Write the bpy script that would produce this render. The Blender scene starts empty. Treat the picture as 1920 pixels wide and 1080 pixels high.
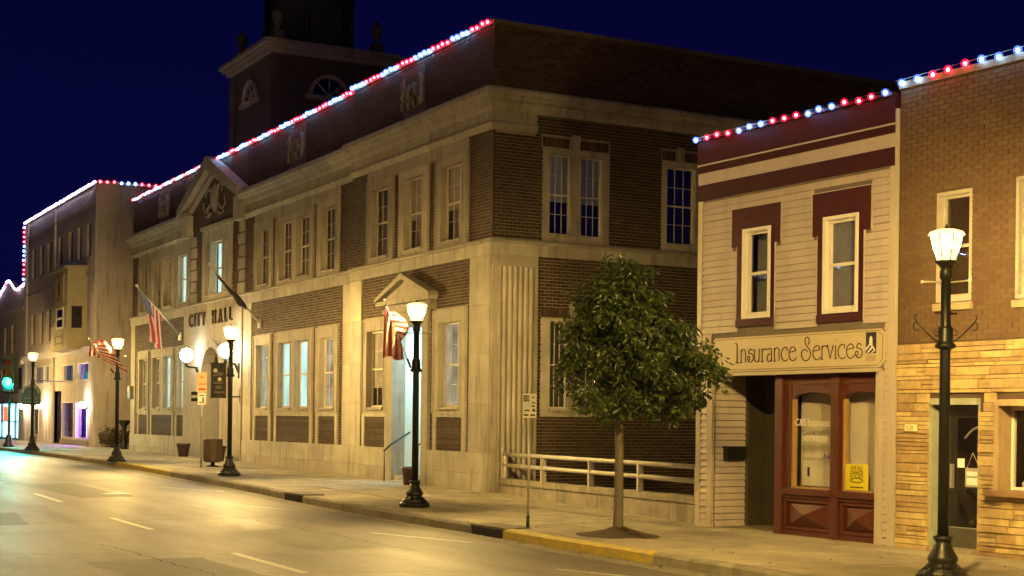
import bpy, bmesh, math, random
from math import sin, cos, pi, radians, hypot, sqrt
from mathutils import Vector, Matrix
random.seed(7)
SC = bpy.context.scene
COL = SC.collection
# ------------------------------------------------------------------ camera
TH, RO, F = radians(28.62), 0.0119, 2770.0
FW = Vector((-cos(TH), sin(TH), 0)); RT = Vector((sin(TH), cos(TH), 0)); UP = Vector((0, 0, 1))
cd = bpy.data.cameras.new('camera'); cam = bpy.data.objects.new('camera', cd); COL.objects.link(cam)
cd.sensor_width = 36; cd.lens = F/1920*36; cd.shift_y = (788.4-540)/1920; cd.clip_start = .1; cd.clip_end = 2000
r_ = RT*cos(RO)+UP*sin(RO); u_ = UP*cos(RO)-RT*sin(RO)
m = Matrix((r_, u_, -FW)).transposed().to_4x4(); m.translation = (0, 0, 1.8)
cam.matrix_world = m; SC.camera = cam
# ------------------------------------------------------------------ night sky
w = bpy.data.worlds.new('World'); SC.world = w; w.use_nodes = True
nt = w.node_tree; nt.nodes.clear()
wo = nt.nodes.new('ShaderNodeOutputWorld'); bg = nt.nodes.new('ShaderNodeBackground')
tc = nt.nodes.new('ShaderNodeTexCoord'); sp = nt.nodes.new('ShaderNodeSeparateXYZ'); rp = nt.nodes.new('ShaderNodeValToRGB')
nt.links.new(tc.outputs['Generated'], sp.inputs[0]); nt.links.new(sp.outputs[2], rp.inputs[0])
rp.color_ramp.elements[0].position = 0.0; rp.color_ramp.elements[0].color = (.0022, .0026, .038, 1)
rp.color_ramp.elements[1].position = .6; rp.color_ramp.elements[1].color = (.0004, .0004, .016, 1)
nt.links.new(rp.outputs[0], bg.inputs[0]); bg.inputs[1].default_value = 1.0
nt.links.new(bg.outputs[0], wo.inputs[0])
SC.view_settings.view_transform = 'Standard'; SC.view_settings.look = 'None'
SC.view_settings.exposure = 0; SC.view_settings.gamma = 1; SC.view_settings.use_curve_mapping = False
SC.cycles.use_denoising = True; SC.cycles.use_light_tree = True
SC.cycles.sample_clamp_indirect = 4.0; SC.cycles.max_bounces = 6; SC.cycles.transparent_max_bounces = 12
SC.cycles.caustics_reflective = False; SC.cycles.caustics_refractive = False
LAMP = 12500.0      # radiance of the street lanterns
SODIUM = (1.0, .67, .21)

# ------------------------------------------------------------------ materials
MATS = {}
def M(name, col, rough=.75, var=.18, scale=2.5, bump=.25, bscale=45, metal=0.0, spec=.4, tint=0.0, streak=0.0, col2=None, coat=0.0, stretch=None):
    if name in MATS: return MATS[name]
    mt = bpy.data.materials.new(name); mt.use_nodes = True; n = mt.node_tree.nodes; l = mt.node_tree.links
    b = n['Principled BSDF']; b.inputs['Roughness'].default_value = rough; b.inputs['Metallic'].default_value = metal
    b.inputs['Specular IOR Level'].default_value = spec
    if coat: b.inputs['Coat Weight'].default_value = coat
    g = n.new('ShaderNodeNewGeometry'); pos = g.outputs['Position']
    if stretch:
        mp = n.new('ShaderNodeMapping'); mp.inputs['Scale'].default_value = stretch; l.new(pos, mp.inputs[0]); pos = mp.outputs[0]
    nz = n.new('ShaderNodeTexNoise'); nz.inputs['Scale'].default_value = scale; nz.inputs['Detail'].default_value = 7; nz.inputs['Roughness'].default_value = .62
    l.new(pos, nz.inputs['Vector'])
    cr = n.new('ShaderNodeValToRGB'); e = cr.color_ramp.elements
    c2 = col2 or tuple(min(1, c*(1+var)) for c in col); c1 = tuple(c*(1-var) for c in col)
    e[0].position = .3; e[0].color = (*c1, 1); e[1].position = .7; e[1].color = (*c2, 1)
    l.new(nz.outputs[0], cr.inputs[0]); out = cr.outputs[0]
    if tint:
        at = n.new('ShaderNodeAttribute'); at.attribute_name = 'tint'; oi = n.new('ShaderNodeObjectInfo')
        ad = n.new('ShaderNodeMath'); ad.operation = 'ADD'; l.new(at.outputs['Fac'], ad.inputs[0]); l.new(oi.outputs['Random'], ad.inputs[1])
        fr = n.new('ShaderNodeMath'); fr.operation = 'FRACT'; l.new(ad.outputs[0], fr.inputs[0])
        mr = n.new('ShaderNodeMapRange'); mr.inputs[3].default_value = 1-tint; mr.inputs[4].default_value = 1+tint; l.new(fr.outputs[0], mr.inputs[0])
        hs = n.new('ShaderNodeHueSaturation'); l.new(out, hs.inputs['Color']); l.new(mr.outputs[0], hs.inputs['Value'])
        m2 = n.new('ShaderNodeMath'); m2.operation = 'MULTIPLY_ADD'; l.new(fr.outputs[0], m2.inputs[0]); m2.inputs[1].default_value = .03; m2.inputs[2].default_value = .487
        l.new(m2.outputs[0], hs.inputs['Hue']); out = hs.outputs[0]
    if streak:
        mp = n.new('ShaderNodeMapping'); mp.inputs['Scale'].default_value = (3.2, 3.2, .35); l.new(g.outputs['Position'], mp.inputs[0])
        n3 = n.new('ShaderNodeTexNoise'); n3.inputs['Scale'].default_value = 1.6; n3.inputs['Detail'].default_value = 6; l.new(mp.outputs[0], n3.inputs['Vector'])
        mr = n.new('ShaderNodeMapRange'); mr.inputs[1].default_value = .52; mr.inputs[2].default_value = .72; mr.inputs[3].default_value = 1; mr.inputs[4].default_value = 1-streak
        l.new(n3.outputs[0], mr.inputs[0]); mx = n.new('ShaderNodeMix'); mx.data_type = 'RGBA'; mx.blend_type = 'MULTIPLY'; mx.inputs[0].default_value = 1
        l.new(out, mx.inputs[6]); l.new(mr.outputs[0], mx.inputs[7]); out = mx.outputs[2]
    l.new(out, b.inputs['Base Color'])
    if bump:
        n2 = n.new('ShaderNodeTexNoise'); n2.inputs['Scale'].default_value = bscale; n2.inputs['Detail'].default_value = 4; l.new(g.outputs['Position'], n2.inputs['Vector'])
        bp = n.new('ShaderNodeBump'); bp.inputs['Strength'].default_value = bump; bp.inputs['Distance'].default_value = .01
        l.new(n2.outputs[0], bp.inputs['Height']); l.new(bp.outputs[0], b.inputs['Normal'])
        rr = n.new('ShaderNodeMapRange'); rr.inputs[3].default_value = max(0, rough-.12); rr.inputs[4].default_value = min(1, rough+.12)
        l.new(nz.outputs[0], rr.inputs[0]); l.new(rr.outputs[0], b.inputs['Roughness'])
    MATS[name] = mt; return mt
def E(name, col, s, tex=0.0, tscale=3):
    if name in MATS: return MATS[name]
    mt = bpy.data.materials.new(name); mt.use_nodes = True; n = mt.node_tree.nodes; l = mt.node_tree.links
    n.remove(n['Principled BSDF']); em = n.new('ShaderNodeEmission'); em.inputs[0].default_value = (*col, 1); em.inputs[1].default_value = s
    if tex:
        g = n.new('ShaderNodeNewGeometry'); nz = n.new('ShaderNodeTexNoise'); nz.inputs['Scale'].default_value = tscale; nz.inputs['Detail'].default_value = 3; l.new(g.outputs['Position'], nz.inputs['Vector'])
        mr = n.new('ShaderNodeMapRange'); mr.inputs[1].default_value = .3; mr.inputs[2].default_value = .7; mr.inputs[3].default_value = s*(1-tex); mr.inputs[4].default_value = s*(1+tex); l.new(nz.outputs[0], mr.inputs[0]); l.new(mr.outputs[0], em.inputs[1])
    l.new(em.outputs[0], n['Material Output'].inputs[0]); MATS[name] = mt; return mt
def glow(name, col, s):
    if name in MATS: return MATS[name]
    mt = bpy.data.materials.new(name); mt.use_nodes = True; n = mt.node_tree.nodes; l = mt.node_tree.links
    n.remove(n['Principled BSDF']); tr = n.new('ShaderNodeBsdfTransparent'); tr.inputs[0].default_value = (.92, .92, .92, 1); em = n.new('ShaderNodeEmission'); em.inputs[0].default_value = (*col, 1); em.inputs[1].default_value = s
    a = n.new('ShaderNodeAddShader'); l.new(tr.outputs[0], a.inputs[0]); l.new(em.outputs[0], a.inputs[1]); l.new(a.outputs[0], n['Material Output'].inputs[0]); MATS[name] = mt; return mt
def glass(name='window_glass', tintc=(1, 1, 1), gain=1.6, rough=.02):
    if name in MATS: return MATS[name]
    mt = bpy.data.materials.new(name); mt.use_nodes = True; n = mt.node_tree.nodes; l = mt.node_tree.links
    n.remove(n['Principled BSDF']); tr = n.new('ShaderNodeBsdfTransparent'); tr.inputs[0].default_value = (*tintc, 1)
    gl = n.new('ShaderNodeBsdfGlossy'); gl.inputs['Roughness'].default_value = rough
    gm = n.new('ShaderNodeNewGeometry'); dt = n.new('ShaderNodeVectorMath'); dt.operation = 'DOT_PRODUCT'; l.new(gm.outputs['Incoming'], dt.inputs[0]); l.new(gm.outputs['Normal'], dt.inputs[1])
    def mth(op, a_, b_=None):
        q = n.new('ShaderNodeMath'); q.operation = op; q.use_clamp = op == 'MULTIPLY'
        if isinstance(a_, (int, float)): q.inputs[0].default_value = a_
        else: l.new(a_, q.inputs[0])
        if b_ is not None: q.inputs[1].default_value = b_ if isinstance(b_, (int, float)) else 0
        if b_ is not None and not isinstance(b_, (int, float)): l.new(b_, q.inputs[1])
        return q.outputs[0]
    x5 = mth('POWER', mth('SUBTRACT', 1.0, mth('ABSOLUTE', dt.outputs['Value'])), 5.0); sch = mth('ADD', mth('MULTIPLY', x5, .96), .04); facx = mth('MULTIPLY', sch, gain)
    g = n.new('ShaderNodeNewGeometry'); nz = n.new('ShaderNodeTexNoise'); nz.inputs['Scale'].default_value = 1.8; l.new(g.outputs['Position'], nz.inputs['Vector'])
    bp = n.new('ShaderNodeBump'); bp.inputs['Strength'].default_value = .12; bp.inputs['Distance'].default_value = .02; l.new(nz.outputs[0], bp.inputs['Height']); l.new(bp.outputs[0], gl.inputs['Normal'])
    mx = n.new('ShaderNodeMixShader'); l.new(facx, mx.inputs[0]); l.new(tr.outputs[0], mx.inputs[1]); l.new(gl.outputs[0], mx.inputs[2])
    l.new(mx.outputs[0], n['Material Output'].inputs[0]); MATS[name] = mt; return mt

LIME = M('limestone', (.325, .29, .235), .8, .18, 1.6, .3, 30, tint=.14, streak=.38)
LIMED = M('limestone_plain', (.31, .275, .225), .8, .16, 1.3, .3, 30, streak=.3)
BRK = M('brown_brick', (.062, .037, .023), .85, .25, 9, .5, 60, tint=.38)
MOR = M('mortar', (.27, .225, .155), .95, .15, 6, .5, 80)
BRKS = M('shaded_side_brick', (.048, .030, .019), .85, .25, 9, .5, 60, tint=.38)  # front brick darkened to put the side wall's shade into its colour
BRKD = M('dark_parapet_brick', (.058, .032, .022), .85, .25, 9, .5, 60, tint=.3)
MORD = M('dark_mortar', (.10, .078, .058), .95, .15, 6, .5, 80)
BUFF = M('buff_brick', (.118, .070, .038), .85, .12, 8, .4, 60, tint=.10)
MORB = M('buff_mortar', (.090, .058, .034), .95, .15, 6, .4, 80)
VENEER = M('sandstone_veneer', (.40, .285, .135), .8, .28, 6, .7, 35, tint=.26)
VMOR = M('veneer_joint', (.11, .075, .038), .95)
VINYL = M('tan_vinyl_siding', (.42, .355, .325), .55, .08, 3, .1, 20, tint=.03, streak=.12)
TAN = M('tan_trim', (.42, .36, .285), .5, .06, 3, .08)
MAROON = M('maroon_paint', (.050, .008, .014), .6, .2, 4, .15, spec=.12)
WOOD = M('maroon_storefront_paint', (.080, .021, .012), .45, .25, 5, .2, 30, stretch=(6, 6, 1))
WHITE = M('white_window_paint', (.66, .62, .56), .5, .08, 5, .1)
CREAM = M('cream_window_paint', (.52, .46, .37), .55, .1, 5, .1)
IRON = M('black_painted_iron', (.014, .015, .014), .38, .2, 10, .15, 60, spec=.5)
STEEL = M('galvanised_steel', (.42, .40, .37), .38, .15, 6, .1, 40, metal=.6)
RAILM = M('painted_rail', (.46, .42, .35), .45, .12, 8, .15)
CONC = M('sidewalk_concrete', (.30, .262, .195), .72, .34, 1.3, .5, 90, tint=.12)
CONCD = M('wall_concrete', (.26, .225, .165), .85, .32, 2.2, .5, 30, streak=.4)
KERB = M('kerb_concrete', (.20, .18, .145), .85, .3, 3, .6, 40, tint=.15)
YEL = M('worn_yellow_kerb_paint', (.70, .52, .02), .65, .2, 5, .5, 30, col2=(.34, .27, .12))
DARK = M('dark_room', (.02, .018, .016), .9, .1)
BLIND = M('grey_blind', (.33, .30, .28), .8, .08, 3, .05)
BLINDB = M('bluish_roller_blind', (.55, .57, .70), .8, .08, 3, .05)
CURT = M('pale_curtain', (.42, .38, .33), .9, .15, 4, .1, stretch=(14, 14, .6))
GLASS = glass()
LITC = E('fluorescent_lit_room', (.62, 1.0, .88), 1.35, .3, 1.1)
LITG = E('dim_lit_room', (.55, .66, .52), .85, .5, 1.8)
LITD = E('faint_lit_room', (.60, .52, .34), .62, .55, 1.6)
ROOF = M('roof_felt', (.03, .03, .03), .9)
PLAST = M('grey_portal_plaster', (.30, .28, .24), .85, .12, 1.5)

# ------------------------------------------------------------------ builders
class MB:
    def __init__(s): s.v = []; s.f = []; s.t = []; s.sm = []
    def face_pts(s, pts, faces, tint=None, smooth=False):
        o = len(s.v); s.v += [tuple(p) for p in pts]; s.f += [tuple(o+i for i in f) for f in faces]
        s.t += [tint if tint is not None else 0.0]*len(pts); s.sm += [smooth]*len(faces)
    def box(s, F_, u0, u1, v0, v1, w0, w1, tint=None, back=True):
        p = [F_(u, v, w) for w in (w0, w1) for v in (v0, v1) for u in (u0, u1)]
        f = [(4, 5, 7, 6), (0, 2, 6, 4), (1, 5, 7, 3), (0, 4, 5, 1), (2, 3, 7, 6)]
        if back: f.append((0, 1, 3, 2))
        s.face_pts(p, f, tint)
    def prism(s, F_, poly, w0, w1, tint=None):   # polygon in (u,v) extruded along w
        n = len(poly); p = [F_(u, v, w0) for u, v in poly]+[F_(u, v, w1) for u, v in poly]
        s.face_pts(p, [tuple(range(n)), tuple(range(2*n-1, n-1, -1))]+[(i, (i+1) % n, n+(i+1) % n, n+i) for i in range(n)], tint)
    def profile(s, F_, prof, u0, u1, m0=0, m1=0):          # (w,v) profile swept along u, mitred ends
        n = len(prof); p = [F_(u0+m0*w, v, w) for w, v in prof]+[F_(u1+m1*w, v, w) for w, v in prof]
        s.face_pts(p, [tuple(range(n)), tuple(range(2*n-1, n-1, -1))]+[(i, (i+1) % n, n+(i+1) % n, n+i) for i in range(n)])
    def tube(s, pts, rad, n=8, smooth=True, caps=True):
        pts = [Vector(p) for p in pts]; k = len(pts); rs = rad if isinstance(rad, (list, tuple)) else [rad]*k
        P = []; Fc = []; ref = None
        for i, p in enumerate(pts):
            d = (pts[min(i+1, k-1)]-pts[max(i-1, 0)]).normalized()
            if ref is None: ref = d.orthogonal().normalized()
            ref = (ref-d*ref.dot(d)).normalized(); q = d.cross(ref)
            P += [p+(ref*cos(2*pi*j/n)+q*sin(2*pi*j/n))*rs[i] for j in range(n)]
        for i in range(k-1):
            Fc += [(i*n+j, i*n+(j+1) % n, (i+1)*n+(j+1) % n, (i+1)*n+j) for j in range(n)]
        if caps: Fc += [tuple(range(n-1, -1, -1)), tuple((k-1)*n+j for j in range(n))]
        s.face_pts(P, Fc, smooth=smooth)
    def lathe(s, prof, c=(0, 0, 0), n=16, smooth=True, ph=0):     # prof (r,z)
        k = len(prof); P = [(c[0]+r*cos(2*pi*j/n+ph), c[1]+r*sin(2*pi*j/n+ph), c[2]+z) for r, z in prof for j in range(n)]
        Fc = [(i*n+j, i*n+(j+1) % n, (i+1)*n+(j+1) % n, (i+1)*n+j) for i in range(k-1) for j in range(n)]
        Fc += [tuple(range(n-1, -1, -1)), tuple((k-1)*n+j for j in range(n))]
        s.face_pts(P, Fc, smooth=smooth)
    def grid(s, fn, nu, nv, smooth=True):
        P = [fn(i/nu, j/nv) for j in range(nv+1) for i in range(nu+1)]
        s.face_pts(P, [(j*(nu+1)+i, j*(nu+1)+i+1, (j+1)*(nu+1)+i+1, (j+1)*(nu+1)+i) for j in range(nv) for i in range(nu)], smooth=smooth)
    def mesh(s, name, mat, off=(0, 0, 0)):
        me = bpy.data.meshes.new(name)
        if any(off): s.v = [(a-off[0], b-off[1], c-off[2]) for a, b, c in s.v]
        me.from_pydata(s.v, [], s.f); me.polygons.foreach_set('use_smooth', s.sm)
        if any(s.t):
            a = me.attributes.new('tint', 'FLOAT', 'POINT'); a.data.foreach_set('value', s.t)
        for x in (mat if isinstance(mat, (list, tuple)) else [mat]): me.materials.append(x)
        me.update(); return me
    def build(s, name, mat, parent=None, local=True):
        off = (0, 0, 0)
        if parent is not None and not parent.get('_l'): off = ROOTLOC.get(parent.name, (0, 0, 0))
        o = bpy.data.objects.new(name, s.mesh(name, mat, off)); COL.objects.link(o)
        if parent is not None:
            o.parent = parent
            if parent.name in ROOTLOC: ROOTLOC[o.name] = ROOTLOC[parent.name]
        return o
ROOTLOC = {}
def world(u, v, w): return (u, v, w)
def tag(o, label=None, cat=None, group=None, kind=None):
    if label: o['label'] = label
    if cat: o['category'] = cat
    if group: o['group'] = group
    if kind: o['kind'] = kind
    return o
def thing(name, loc, label, cat, group=None, rz=0):
    o = bpy.data.objects.new(name, None); COL.objects.link(o); o.location = loc; o.rotation_euler = (0, 0, rz); o.empty_display_size = .2
    tag(o, label, cat, group)
    if rz == 0: ROOTLOC[o.name] = tuple(loc)
    return o
def inst(name, me, parent, loc, scale=None, rot=None):       # instance; loc in world terms when parent unrotated
    o = bpy.data.objects.new(name, me); COL.objects.link(o); off = (0, 0, 0)
    if parent is not None: o.parent = parent; off = ROOTLOC.get(parent.name, (0, 0, 0))
    o.location = (loc[0]-off[0], loc[1]-off[1], loc[2]-off[2])
    if scale: o.scale = scale
    if rot: o.rotation_euler = rot
    return o
def copy_tree(o, parent=None):
    c = o.copy(); COL.objects.link(c)
    if parent is not None: c.parent = parent
    for ch in list(o.children): copy_tree(ch, c)
    return c
def text_mesh(s, size, ext, mat, align='CENTER', sx=1.0):
    cu = bpy.data.curves.new('lettering', 'FONT'); cu.body = s; cu.size = size; cu.extrude = ext; cu.align_x = align; cu.resolution_u = 3
    o = bpy.data.objects.new('tmp', cu); COL.objects.link(o); dg = bpy.context.evaluated_depsgraph_get(); dg.update()
    me = bpy.data.meshes.new_from_object(o.evaluated_get(dg)); bpy.data.objects.remove(o)
    me.transform(Matrix.Diagonal((sx, 1, 1, 1))); me.materials.clear(); me.materials.append(mat); return me
def gz(x):
    K = [(-60, .31), (-49, .28), (-39, .19), (-27, .04), (-20, 0), (-12, -.02)]
    if x <= K[0][0]: return K[0][1]
    for (a, b), (c, d) in zip(K, K[1:]):
        if x <= c: return b+(d-b)*(x-a)/(c-a)
    return K[-1][1]
def cells(u0, u1, v0, v1, holes):
    hs = [(max(a, u0), min(b, u1), max(c, v0), min(d, v1)) for a, b, c, d in holes if a < u1 and b > u0 and c < v1 and d > v0]
    vs = sorted({v0, v1, *[h[2] for h in hs], *[h[3] for h in hs]}); out = []
    for a, b in zip(vs, vs[1:]):
        if b-a < 1e-4: continue
        mid = (a+b)/2; cuts = sorted((h[0], h[1]) for h in hs if h[2] < mid < h[3]); x = u0
        for c, d in cuts:
            if c > x+1e-4: out.append((x, c, a, b))
            x = max(x, d)
        if u1 > x+1e-4: out.append((x, u1, a, b))
    return out
def spans(u0, u1, v0, v1, holes):
    """free runs of a course (u0..u1 at v0..v1) between the holes"""
    cuts = sorted((h[0], h[1]) for h in holes if h[2] < v1-.012 and h[3] > v0+.012); x = u0; out = []
    for c, d in cuts:
        if c > x+.02: out.append((x, min(c, u1)))
        x = max(x, d)
    if u1 > x+.02: out.append((x, u1))
    return out
UNIT = {}
def unit_box(mat, name='brick'):
    k = (mat.name, name)
    if k not in UNIT:
        b = MB(); b.box(world, -.5, .5, -.5, .5, -.5, .5); UNIT[k] = b.mesh(name, mat)
    return UNIT[k]
def bricks(F_, u0, u1, v0, v1, holes, mat, mb, H=.0795, L=.222, j=.012, wd=.05, woff=0.0, singles=None, lim=None):
    """running-bond courses; into mb, or into the list `singles` as (u0,u1,v0,v1,w)"""
    n = int((v1-v0)/H)+1
    for r in range(n):
        a = v0+r*H; b = min(a+H-j, v1)
        if b-a < .02: continue
        off = (r % 2)*L/2
        for s0, s1 in spans(u0, u1, a, b, holes):
            k = math.floor((s0-u0-off)/L)
            while True:
                x0 = max(u0+off+k*L, s0); x1 = min(u0+off+(k+1)*L-j, s1); k += 1
                if x0 >= s1-.01: break
                if x1-x0 < .03: continue
                pr = random.uniform(0, .004)+woff
                if singles is not None and lim(x0, a): singles.append((F_, x0, x1, a, b, pr-wd, pr))
                else: mb.box(F_, x0, x1, a, b, pr-wd, pr, random.random(), back=False)
def put_single(lst, root, mat, name='brick'):
    me = unit_box(mat, name)
    for F_, a, b, c, d, e, f in lst:
        p0 = Vector(F_(a, c, e)); p1 = Vector(F_(b, d, f)); s = p1-p0
        inst(name, me, root, (p0+p1)/2, (abs(s.x), abs(s.y), abs(s.z)))
def sash(root, F_, u0, u1, v0, v1, w, cols, rows, fm, back=None, bv=None, fw=.045, bar=.014, rail=True, gl=None, name='window', ext=0.0):
    """double-hung sash: frame part, glazing bars, panes one by one, a blind or lit curtain behind"""
    f = MB(); f.box(F_, u0, u0+fw, v0, v1, w-.03, w+.02); f.box(F_, u1-fw, u1, v0, v1, w-.03, w+.02)
    f.box(F_, u0+fw, u1-fw, v1-fw, v1, w-.03, w+.018); f.box(F_, u0+fw, u1-fw, v0, v0+fw*1.2, w-.03, w+.018)
    vm = (v0+v1)/2
    if rail: f.box(F_, u0+fw, u1-fw, vm-fw*.55, vm+fw*.55, w-.03, w+.026)
    W = f.build(name, fm, root)
    a, b, c, d = u0+fw, u1-fw, v0+fw*1.2, v1-fw
    us = [a+(b-a)*i/cols for i in range(cols+1)]; vs = [c+(d-c)*i/rows for i in range(rows+1)]
    if rail and rows % 2 == 0: vs[rows//2] = vm
    g = MB()
    for x in us[1:-1]: g.box(F_, x-bar/2, x+bar/2, c, d, w-.008, w+.012)
    for i, y in enumerate(vs[1:-1]):
        if rail and (i+1)*2 == rows: continue
        g.box(F_, a, b, y-bar/2, y+bar/2, w-.007, w+.011)
    if g.v: g.build('glazing_bar', fm, W)
    for i in range(cols):
        for k in range(rows):
            p = MB(); t = random.uniform(-.0035, .0035); q = random.uniform(-.003, .003)
            P = [F_(us[i], vs[k], w-.004+t), F_(us[i+1], vs[k], w-.004-t), F_(us[i+1], vs[k+1], w-.004-t+q), F_(us[i], vs[k+1], w-.004+t+q)]
            p.face_pts(P, [(0, 1, 2, 3)]); p.build('pane', gl or GLASS, W)
    if back:
        for nm, mt, f0, f1, ww in back:
            b_ = MB(); z0, z1 = v0+(v1-v0)*f0, v0+(v1-v0)*f1
            if nm == 'curtain':
                b_.grid(lambda s, t: F_(u0-ext+(u1-u0+2*ext)*s, z0+(z1-z0)*t, w-ww+.018*sin(s*46)), 40, 1)
            else: b_.box(F_, u0-ext, u1+ext, z0-(.05 if ext else 0), z1+(.05 if ext else 0), w-ww-.01, w-ww)
            b_.build(nm, mt, W)
    return W
def stone_row(root, F_, u0, u1, v0, v1, w0, w1, L, mat=None, name='stone_block', off=0.0, j=.006):
    n = max(1, round((u1-u0)/L)); st = (u1-u0)/n
    xs = [u0]+[u0+st*i+(st*off if off else 0) for i in range(1 if not off else 0, n)]+[u1]
    for a, b in zip(xs, xs[1:]):
        if b-a < .03: continue
        m_ = MB(); p = random.uniform(0, .003); m_.box(F_, a+j/2, b-j/2, v0+j/2, v1-j/2, w0, w1+p)
        m_.build(name, mat or LIME, root)
# ================================================================== GROUND
g = MB(); g.face_pts([(-600, -400, -.6), (300, -400, -.6), (300, 600, -.6), (-600, 600, -.6)], [(0, 1, 2, 3)])
tag(g.build('ground', M('dark_earth', (.05, .045, .03), .95)), kind='structure')
ASPH = M('worn_asphalt', (.118, .098, .084), .50, .42, .42, .6, 110, spec=.5, stretch=(.45, 1.3, 1))
XS = [-400, -200, -120, -90, -75, -60, -55, -49, -45, -42, -39, -36, -33, -30, -27, -24, -22, -20, -17, -14, -12, -8, -4, 0, 10, 40]
def kerb_y(x):
    K = [(-46, 11.93), (-42, 11.80), (-36, 11.72), (-31, 11.55), (-12, 11.5)]
    if x <= K[0][0]: return K[0][1]
    for (a, b), (c, d) in zip(K, K[1:]):
        if x <= c: return b+(d-b)*(x-a)/(c-a)
    return K[-1][1]
def rz(x, y=5): return gz(x)-.135+.035*max(0, 1-abs(y-5.5)/6.5)-.035
r = MB()
YS = [-1.3, 0, 2, 4, 5.5, 7, 9, 10.5, 12.1]
r.face_pts([(x, y, rz(x, y)) for y in YS for x in XS], [(j*len(XS)+i, j*len(XS)+i+1, (j+1)*len(XS)+i+1, (j+1)*len(XS)+i) for j in range(len(YS)-1) for i in range(len(XS)-1)], smooth=True)
road = tag(r.build('road', ASPH), kind='structure')
# asphalt: polished wheel tracks vary the gloss
_n = ASPH.node_tree.nodes; _l = ASPH.node_tree.links; _b = _n['Principled BSDF']
_g = _n.new('ShaderNodeNewGeometry'); _mp = _n.new('ShaderNodeMapping'); _mp.inputs['Scale'].default_value = (.10, .85, 1); _l.new(_g.outputs['Position'], _mp.inputs[0])
_z = _n.new('ShaderNodeTexNoise'); _z.inputs['Scale'].default_value = 1.1; _z.inputs['Detail'].default_value = 5; _l.new(_mp.outputs[0], _z.inputs['Vector'])
_bc = _b.inputs['Base Color'].links[0].from_socket; _s2 = _n.new('ShaderNodeTexNoise'); _s2.inputs['Scale'].default_value = 38; _s2.inputs['Detail'].default_value = 3; _l.new(_g.outputs['Position'], _s2.inputs['Vector'])
_m2 = _n.new('ShaderNodeMapRange'); _m2.inputs[1].default_value = .35; _m2.inputs[2].default_value = .65; _m2.inputs[3].default_value = .62; _m2.inputs[4].default_value = 1.4; _l.new(_s2.outputs[0], _m2.inputs[0])
_x = _n.new('ShaderNodeMix'); _x.data_type = 'RGBA'; _x.blend_type = 'MULTIPLY'; _x.inputs[0].default_value = 1; _l.new(_bc, _x.inputs[6]); _l.new(_m2.outputs[0], _x.inputs[7]); _l.new(_x.outputs[2], _b.inputs['Base Color'])
_r = _n.new('ShaderNodeMapRange'); _r.inputs[1].default_value = .35; _r.inputs[2].default_value = .65; _r.inputs[3].default_value = .44; _r.inputs[4].default_value = .56
_l.new(_z.outputs[0], _r.inputs[0]); _l.new(_r.outputs[0], _b.inputs['Roughness'])
# painted lane dashes and tar seams lie a few mm above the asphalt
PAINT = M('worn_road_paint', (.62, .58, .50), .6, .25, 7, .4, 60, col2=(.40, .37, .31))
TAR = M('tar_seam', (.016, .014, .012), .75, .1, bump=0)
def strip(pts, wd, mat, name, lift=.004):
    b = MB(); P = []; k = len(pts)
    for i, (x, y) in enumerate(pts):
        dx, dy = pts[min(i+1, k-1)][0]-pts[max(i-1, 0)][0], pts[min(i+1, k-1)][1]-pts[max(i-1, 0)][1]; d = hypot(dx, dy); nx, ny = -dy/d*wd/2, dx/d*wd/2
        P += [(x+nx, y+ny, rz(x+nx, y+ny)+lift), (x-nx, y-ny, rz(x-nx, y-ny)+lift)]
    b.face_pts(P, [(2*i, 2*i+1, 2*i+3, 2*i+2) for i in range(k-1)]); o = b.build(name, mat, road); return o
def seg(x0, y0, x1, y1, n=6): return [(x0+(x1-x0)*i/n, y0+(y1-y0)*i/n) for i in range(n+1)]
for k in range(-1, 9):
    x0 = -20.35-7.25*k
    strip(seg(x0, 6.62, x0+2.85, 6.62), .12, PAINT, 'lane_dash')
for k in range(0, 6):
    x0 = -28.3-7.25*k
    strip(seg(x0, 3.9, x0+2.85, 3.9), .12, PAINT, 'lane_dash')
for x0, y0, x1, y1 in [(-30.1, 10.1, -28.9, 10.6), (-23.2, 9.95, -21.0, 10.75), (-37.2, 10.1, -34.9, 11.1), (-16.9, 9.9, -14.9, 10.7)]:
    strip(seg(x0, y0, x1, y1), .09, PAINT, 'parking_line')
def wob(x0, y0, x1, y1, n, a): return [(x0+(x1-x0)*i/n+random.uniform(-a, a), y0+(y1-y0)*i/n+random.uniform(-a, a)) for i in range(n+1)]
strip(wob(-26.3, 2.2, -27.2, 9.6, 24, .02), .035, TAR, 'tar_seam', .005)
strip(wob(-24.4, 2.2, -25.0, 8.3, 20, .03), .022, TAR, 'tar_seam', .005)
for a in [(-21.5, 3.2, -19.2, 8.8), (-18.3, 3.9, -16.6, 10.2), (-33, 3.5, -31.2, 9.2), (-30.5, 8.8, -20, 9.3), (-41, 4, -40, 9.8), (-22.3, 5.2, -16.4, 5.6)]:
    strip(wob(*a, 34, .05), .022, TAR, 'tar_crack', .005)
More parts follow.
